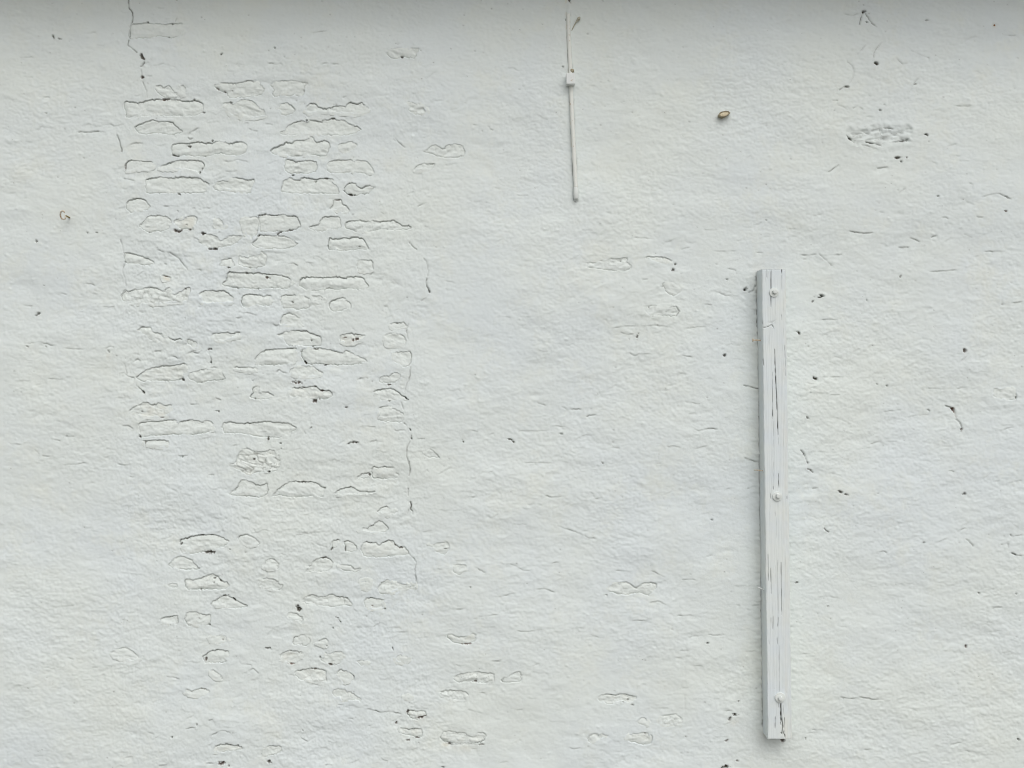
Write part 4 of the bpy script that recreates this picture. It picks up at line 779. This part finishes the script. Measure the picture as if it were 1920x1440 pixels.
# front-face cracks in photograph pixels (on the batten's front plane): line, width px, depth, grime
WC = [("1445.5,505 1445.5,520 1445.6,545 1445.4,575", 1.0, 1.0), ("1465.5,504 1465.5,513", 1.1, 1.0), ("1465.6,513 1465.8,545", .6, .5), ("1437.6,504 1437.8,522", .9, .55), ("1434.5,508 1434.8,530", .5, .3),
      ("1427.5,595 1429,601 1430.5,608", 1.2, .9), ("1431,614 1436,613.5 1441,612.5 1446,608.5 1449,611 1451,616", 1.0, .8), ("1442,606 1450,603 1456,599", .8, .35),
      ("1465.4,590 1465.8,600", .8, .6), ("1471,648 1472,672 1473,690", .8, .6), ("1452.2,655 1453,672 1454.3,707 1456,740 1457.3,770 1458.3,800 1459,815", 1.3, 1.0), ("1431,673 1432,686", .9, .8),
      ("1447.8,698 1448.3,735 1448.7,785", .8, .65), ("1448.4,770 1448.6,781", 1.1, .9), ("1450.6,790 1451,850 1450.6,912", .6, .5), ("1459.2,820 1459.8,835", .5, .4), ("1471.5,690 1472.5,705", .6, .6),
      ("1459.6,888 1459.4,900 1460.3,914", .9, .85), ("1449.5,912 1450,918", .8, .7), ("1444,925 1445,935", .8, .6), ("1475.5,931 1475.6,936", .8, .7), ("1443,960 1443,990", .5, .4), ("1453,960 1453.5,968", .6, .5), ("1456.2,970 1456.4,1010", .5, .45),
      ("1440,1040 1440.2,1062 1440.7,1088", .9, .75), ("1434.3,985 1434.8,1005", .9, .6), ("1445,1066 1445.6,1085 1446,1113", .8, .75), ("1458,1050 1458.3,1100 1459,1150", .6, .55), ("1464.5,1055 1464.7,1090 1465.6,1153", 1.0, .8), ("1453.8,1060 1454,1095", .5, .4),
      ("1449.6,1156 1449.4,1170 1449,1180", .9, .8), ("1459,1158 1458.8,1168 1458.1,1176", .9, .8), ("1445.5,1158 1445.6,1170", .6, .6), ("1457,1196 1457.5,1208", .8, .6), ("1441.5,1200 1442.4,1208", .7, .6), ("1460.5,1210 1460.8,1260 1461.2,1297", .7, .6),
      ("1463.6,1318 1464,1330 1464.5,1348", 2.2, 1.0), ("1464.6,1346 1465.4,1352", 3.2, 1.0), ("1466.9,1352 1467.4,1362 1466.3,1374", 1.4, 1.0), ("1463.6,1354 1464,1360", 1.2, .8), ("1471,1346 1470.6,1356 1469.2,1366", 1.0, .75), ("1468.5,1322 1468.8,1340", .7, .55),
      ("1464.5,1374 1466.5,1376", 1.6, 1.0), ("1470,1371 1469,1375 1471.5,1378 1472,1383", 1.3, .95), ("1453.6,1344 1453.4,1366", .9, .85), ("1460,1318 1460.2,1327", .6, .6), ("1441,1292 1452,1291 1460,1292", .5, .25), ("1441,1240 1441.4,1262", .5, .35), ("1474.5,1297 1475.5,1300", .8, .5)]
NU, NVv = 84, 640
uu = np.linspace(0, 1, NU); vv = np.linspace(0, 1, NVv)
kf = (D - BD) / D
U_, W_ = np.meshgrid(uu, vv)
def lp(a, b, q): return np.array(a)[None, None, :] * (1 - q[..., None]) + np.array(b)[None, None, :] * q[..., None]
base = lp(TL_, BL_, W_) * (1 - U_[..., None]) + lp(TR_, BR_, W_) * U_[..., None]
# the picture position of each front point
fu = 960 + base[..., 0] / (S * kf); fv = 720 - (base[..., 2] - ZC) / (S * kf)
hw = 0.5 * vnoise(fu, fv, 14, 160, 201) + 0.40 * vnoise(fu, fv, 3.2, 70, 202) + 0.26 * vnoise(fu, fv, 1.6, 45, 203) + .35 * sstep(1450, 1470, fu) * vnoise(fu, fv, 6, 9, 209)
gw = np.zeros_like(hw); ww = np.clip(0.16 * sstep(1462, 1474, fu) * (0.5 + vnoise(fu, fv, 6, 30, 204)), 0, 1)
for s, wd, st in WC:
    Pq = t(0, 0, 1, s); 
    m = (fu > Pq[:, 0].min() - 6) & (fu < Pq[:, 0].max() + 6) & (fv > Pq[:, 1].min() - 6) & (fv < Pq[:, 1].max() + 6)
    d, i, sd, u = seg_dist(fu[m], fv[m], Pq, False)
    tap = np.clip(0.55 + .6 * sstep(0, .2, u) * sstep(1, .75, u), 0, 1) * np.clip(.85 + .5 * vnoise(fu[m], fv[m], 3, 7, 205), .2, 1.2)
    kq = np.exp(-(d / (0.46 * wd + 0.10)) ** 2) * tap * st ** 1.6
    hw[m] -= 7.0 * kq; gw[m] = np.maximum(gw[m], np.clip(0.95 * kq, 0, 1))
# rounded long edges and worn lower corner
ex = np.minimum(U_ * 75, (1 - U_) * 75); ew = 2.6 + 1.3 * vnoise(U_ * 900, fv, 400, 26, 206) + 0.9 * vnoise(U_ * 900, fv, 400, 7, 210); hw -= 1.1 * ew * np.clip(1 - ex / np.maximum(ew, .6), 0, 1) ** 1.6
ez = np.minimum(W_ * 1470, (1 - W_) * 1470); hw -= 2.2 * np.clip(1 - ez / 2.4, 0, 1) ** 2
hw -= 1.3 * sstep(1.0, .2, np.hypot((fu - 1447) / 11, (fv - 606) / 5.5)) * (0.6 + .4 * vnoise(fu, fv, 4, 4, 207))
Vf = base.copy(); Vf[..., 1] = -(BD + hw / 1000)
NS = 22                                                        # sides
def side(col_idx, pin):
    edge = Vf[:, col_idx, :]; back = base[:, col_idx, :].copy(); back[:, 1] = 0.012
    q = np.linspace(0, 1, NS)[1:, None, None]
    out = edge[None] * (1 - q) + back[None] * q
    nn = 0.4 * vnoise(np.arange(NVv)[None, :] + 0 * q[..., 0], 40 * q[..., 0] + 0 * np.arange(NVv)[None, :], 60, 4, 208 + col_idx % 7)
    out[..., 0] += pin * nn / 1000
    return out
Ls, Rs = side(0, 1), side(NU - 1, 1)
allV = [Vf.reshape(-1, 3)]; off = NU * NVv; Fw = []
ii = np.arange(off).reshape(NVv, NU); Fw.append(np.stack([ii[:-1, :-1], ii[1:, :-1], ii[1:, 1:], ii[:-1, 1:]], -1).reshape(-1, 4))
li = np.concatenate([ii[:, 0][None], off + np.arange((NS - 1) * NVv).reshape(NS - 1, NVv)]); allV.append(Ls.reshape(-1, 3)); off += (NS - 1) * NVv
ri = np.concatenate([ii[:, -1][None], off + np.arange((NS - 1) * NVv).reshape(NS - 1, NVv)]); allV.append(Rs.reshape(-1, 3)); off += (NS - 1) * NVv
Fw.append(np.stack([li[:-1, :-1], li[1:, :-1], li[1:, 1:], li[:-1, 1:]], -1).reshape(-1, 4))
Fw.append(np.stack([ri[:-1, :-1], ri[:-1, 1:], ri[1:, 1:], ri[1:, :-1]], -1).reshape(-1, 4))
for row, flip in ((0, False), (NVv - 1, True)):                 # end grain caps
    fr = ii[row]; A = allV[0][fr]
    bkL, bkR = np.array(base[row, 0]), np.array(base[row, -1])
    q = np.linspace(0, 1, NS)
    gridv = [fr]
    for j in range(1, NS):
        y_ = A[:, 1] * (1 - q[j]) + 0.012 * q[j]
        P_ = A.copy(); P_[:, 1] = y_
        mid = off + np.arange(1, NU - 1); allV.append(P_[1:-1]); off += NU - 2
        gridv.append(np.concatenate([[li[j, row]], mid, [ri[j, row]]]))
    gi = np.array(gridv)
    f4 = np.stack([gi[:-1, :-1], gi[:-1, 1:], gi[1:, 1:], gi[1:, :-1]], -1).reshape(-1, 4)
    Fw.append(f4[:, ::-1] if not flip else f4)
VW = np.concatenate(allV); FWq = np.concatenate(Fw)
gA = np.zeros(len(VW)); gA[:NU * NVv] = gw.ravel(); wA = np.zeros(len(VW)); wA[:NU * NVv] = ww.ravel()
post = link('post', mesh_np('post', VW - np.array(batten.location), FWq, {'grime_shade': gA, 'warm': wA}), M_WOOD, batten, Vector((0, 0, 0)))

for (cu, cv, rpx, bu, bv, sd) in ((1451, 548.5, 8.6, 1.2, -1.5, 3), (1457.2, 930.5, 8.8, .8, -1.2, 4), (1462.4, 1307.5, 9.6, .3, .8, 5)):
    c = PW(cu, cv, BD); r = rpx * S * kf
    wsh = link('washer', lathe_mesh('washer', [(r, -0.002), (r, 0.0040), (r * .95, 0.0046), (r * .5, 0.0047), (0.001, 0.0047)], 36, wob=.012, seed=sd), M_PAINTED_METAL, batten, c - batten.location)
    rb = 4.0 * S * kf
    bh = link('bolt_head', lathe_mesh('bolt_head', [(rb * 1.05, 0.0), (rb * 1.05, 0.0105), (rb * .92, 0.0122), (rb * .5, 0.0128), (0.0006, 0.0129)], 20, wob=.05, seed=sd + 9), M_PAINTED_METAL, wsh, Vector((bu * S * kf, -0.0022, -bv * S * kf)))
def nail(p0, p1, r, head, mat):
    a, b = PW(*p0), PW(*p1)
    dd = (b - a).normalized(); pts = [a - dd * 0.008, a, a.lerp(b, .5) + Vector((0, 0, .0004)), b]; rad = [r, r, r, r * .95]
    if head: pts += [b + dd * .0004, b + dd * .0022, b + dd * .0026]; rad += [r * 2.5, r * 2.6, r * 1.8]
    me = tube_mesh('nail', [p - batten.location for p in pts], rad, 10); link('nail', me, mat, batten, Vector((0, 0, 0)))
nail((1427.5, 638.3, .040), (1412.5, 637.8, .040), .0021, True, M_NAILP)
nail((1430.5, 882.6, .044), (1413.5, 881.3, .046), .0018, False, M_RUST_PAINT)
nail((1434.5, 1107, .042), (1421, 1101.2, .046), .0019, False, M_PAINTED_METAL)

# ------------------------------------------------------------------ conduit
cond = empty('cable_conduit', PW(1080, 374))
tag(cond, 'thin white painted vertical pipe fixed to the wall with a small box clip', 'pipe')
def sp(*p): return PW(*p) - cond.location
pp = [(1065.4, 26), (1065.8, 45), (1066.6, 70), (1067.8, 95), (1069.0, 120), (1070.2, 145), (1070.9, 170), (1072.2, 205), (1074.0, 240), (1075.6, 270), (1077.0, 300), (1078.5, 330), (1079.6, 352)]
dep = [.003, .004, .004, .005, .005, .006, .006, .007, .007, .007, .008, .008, .009]
pr = []
for (a, b), q in zip(pp, dep): pr.append(sp(a, b, q))
dense = []; rad = []
for i in range(len(pr) - 1):
    for j in range(8):
        u = j / 8; dense.append(pr[i].lerp(pr[i + 1], u) + Vector((random.Random(i * 9 + j).uniform(-.0003, .0003), 0, 0))); rad.append(.0066 + random.Random(i * 7 + j).uniform(-.00035, .00035))
dense.append(pr[-1]); rad.append(.0067)
link('pipe', tube_mesh('pipe', dense, rad, 16), M_CONDUIT, cond, Vector((0, 0, 0)))
link('end_cap', tube_mesh('end_cap', [sp(1079.7, 351.5, .010), sp(1079.7, 352.5, .010), sp(1079.9, 362, .010), sp(1080.1, 371.5, .010), sp(1080.2, 374, .010)], [.0068, .0080, .0083, .0080, .0056], 18), M_PAINTED_METAL, cond, Vector((0, 0, 0)))
c = PW(1070, 147, .034) - cond.location; hwid = 8.0 * S * .99; hh = 10.2 * S * .99
link('clip_box', box_mesh('clip_box', c.x - hwid, c.x + hwid, -.034, .012, c.z - hh, c.z + hh, .0012), M_BOX, cond, Vector((0, 0, 0)))
me = tube_mesh('clip_screw', [sp(1072.5, 134, .006), sp(1072.8, 131, .012), sp(1073, 129, .013)], [.0062, .0058, .003], 12); link('clip_screw', me, M_OLIVE, cond, Vector((0, 0, 0)))

stub = tube_mesh('bent_nail', [PW(1070.5, 61, .001), PW(1073, 55, .004), PW(1077, 47, .006), PW(1081, 40, .009), PW(1084, 36.5, .012), PW(1085.5, 34.5, .013), PW(1087.5, 31.5, .013)], [.0012, .0016, .0018, .0022, .0048, .0055, .0018], 10)
o = link('bent_nail', stub, M_STUB); tag(o, 'short grimy bent nail beside the top of the thin pipe', 'nail')

# ------------------------------------------------------------------ oval fitting at the upper right
fit = empty('oval_fitting', PW(1356, 216)); tag(fit, 'small oval cream fitting with dark worn rim sticking out of the wall', 'fitting')
def oval(name, rx, rz, y0, y1, inner, mat, tilt=14, n=32, wob=.06, seed=2, loc=(0, 0, 0)):
    rs = np.random.RandomState(seed); V, F = [], []; ct, st_ = math.cos(math.radians(tilt)), math.sin(math.radians(tilt))
    ws = [1 + wob * rs.normal() for _ in range(n)]
    rings = [(1.0, y0), (1.02, (y0 + y1) / 2), (1.0, y1 + .0006), (.93, y1), (inner, y1), (inner * .98, y1 + .004)] if inner else [(1.0, y0), (1.0, y1 + .001), (.85, y1), (.01, y1 - .0006)]
    for f, y in rings:
        for j in range(n):
            a = 2 * math.pi * j / n; x, zz = rx * f * ws[j] * math.cos(a), rz * f * ws[j] * math.sin(a)
            V.append((x * ct - zz * st_, y, x * st_ + zz * ct))
    for i in range(len(rings) - 1):
        for j in range(n): F.append((i * n + j, (i + 1) * n + j, (i + 1) * n + (j + 1) % n, i * n + (j + 1) % n))
    F.append(tuple((len(rings) - 1) * n + j for j in range(n))[::-1])
    me = bpy.data.meshes.new(name); me.from_pydata(V, [], F); me.shade_smooth(); me.update()
    return link(name, me, mat, fit, Vector(loc))
oval('rim', 10.6 * S, 5.2 * S, .004, -.022, .80, M_OLIVE)
oval('filling', 8.7 * S, 4.0 * S, .004, -.0195, 0, M_CREAM, seed=5)
link('shank', tube_mesh('shank', [Vector((-.006, .006, -.006)), Vector((-.005, -.006, -.0085)), Vector((-.003, -.014, -.0075))], [.004, .0042, .003], 10), M_OLIVE, fit, Vector((0, 0, 0)))

# ------------------------------------------------------------------ hook at the left
hook = empty('wall_hook', PW(131, 408)); tag(hook, 'small rusty open hook screwed into the wall at far left', 'hook')
def hp(*p): return PW(*p) - hook.location
link('shank', tube_mesh('shank', [hp(131.5, 408.4, -.004), hp(129, 407.4, .010), hp(126.5, 406.2, .020), hp(124, 405, .029), hp(122.6, 404.6, .033)], [.0024, .0025, .0024, .0025, .0021], 12), M_BRASS, hook, Vector((0, 0, 0)))
cp = [(122.8, 404.6, .032), (123.2, 407.5, .034), (121.8, 410.2, .036), (119, 411.4, .039), (116, 410.2, .042), (113.9, 407, .045), (113.1, 403, .048), (113.6, 399, .051), (115.4, 396, .054), (117.8, 395.2, .056), (120, 396.6, .057), (121, 398.6, .058)]
link('curl', tube_mesh('curl', [hp(*q) for q in cp], [.0022] + [.0025] * 10 + [.0020], 12), M_RUST_PAINT, hook, Vector((0, 0, 0)))

# rusty screw at the upper right corner
c = PW(1864.3, 47.5, .0); o = link('screw', lathe_mesh('screw', [(.0028, -.004), (.0028, .0015), (.0022, .0026), (.0004, .0028)], 14, wob=.05), M_RUST, None, c)
tag(o, 'tiny rusty orange screw head near the top right corner', 'screw')

# ------------------------------------------------------------------ what stands around: eaves above, ground below
SO = ZC + (720 + 118) * S
eave = empty('roof_eaves', (0, -.12, SO)); tag(eave, 'shallow roof eaves overhanging just above the top of the wall', 'eaves')
OV = 0.30
for i in range(2):
    link('soffit_board', box_mesh('soffit_board', -6, 6, -OV + i * OV / 2 + .003, -OV + (i + 1) * OV / 2 - .002, SO, SO + .02), M_SOFFIT, eave)
link('fascia', box_mesh('fascia', -6, 6, -OV - .024, -OV, SO - .004, SO + .14), M_SOFFIT, eave)
link('roof_slab', box_mesh('roof_slab', -6, 6, -OV - .03, .5, SO + .142, SO + .2), M_SOFFIT, eave)
gm = bpy.data.meshes.new('ground'); gm.from_pydata([(-150, -150, 0), (150, -150, 0), (150, 150, 0), (-150, 150, 0)], [], [(0, 1, 2, 3)])
o = link('ground', gm, M_GROUND); tag(o, kind='structure')
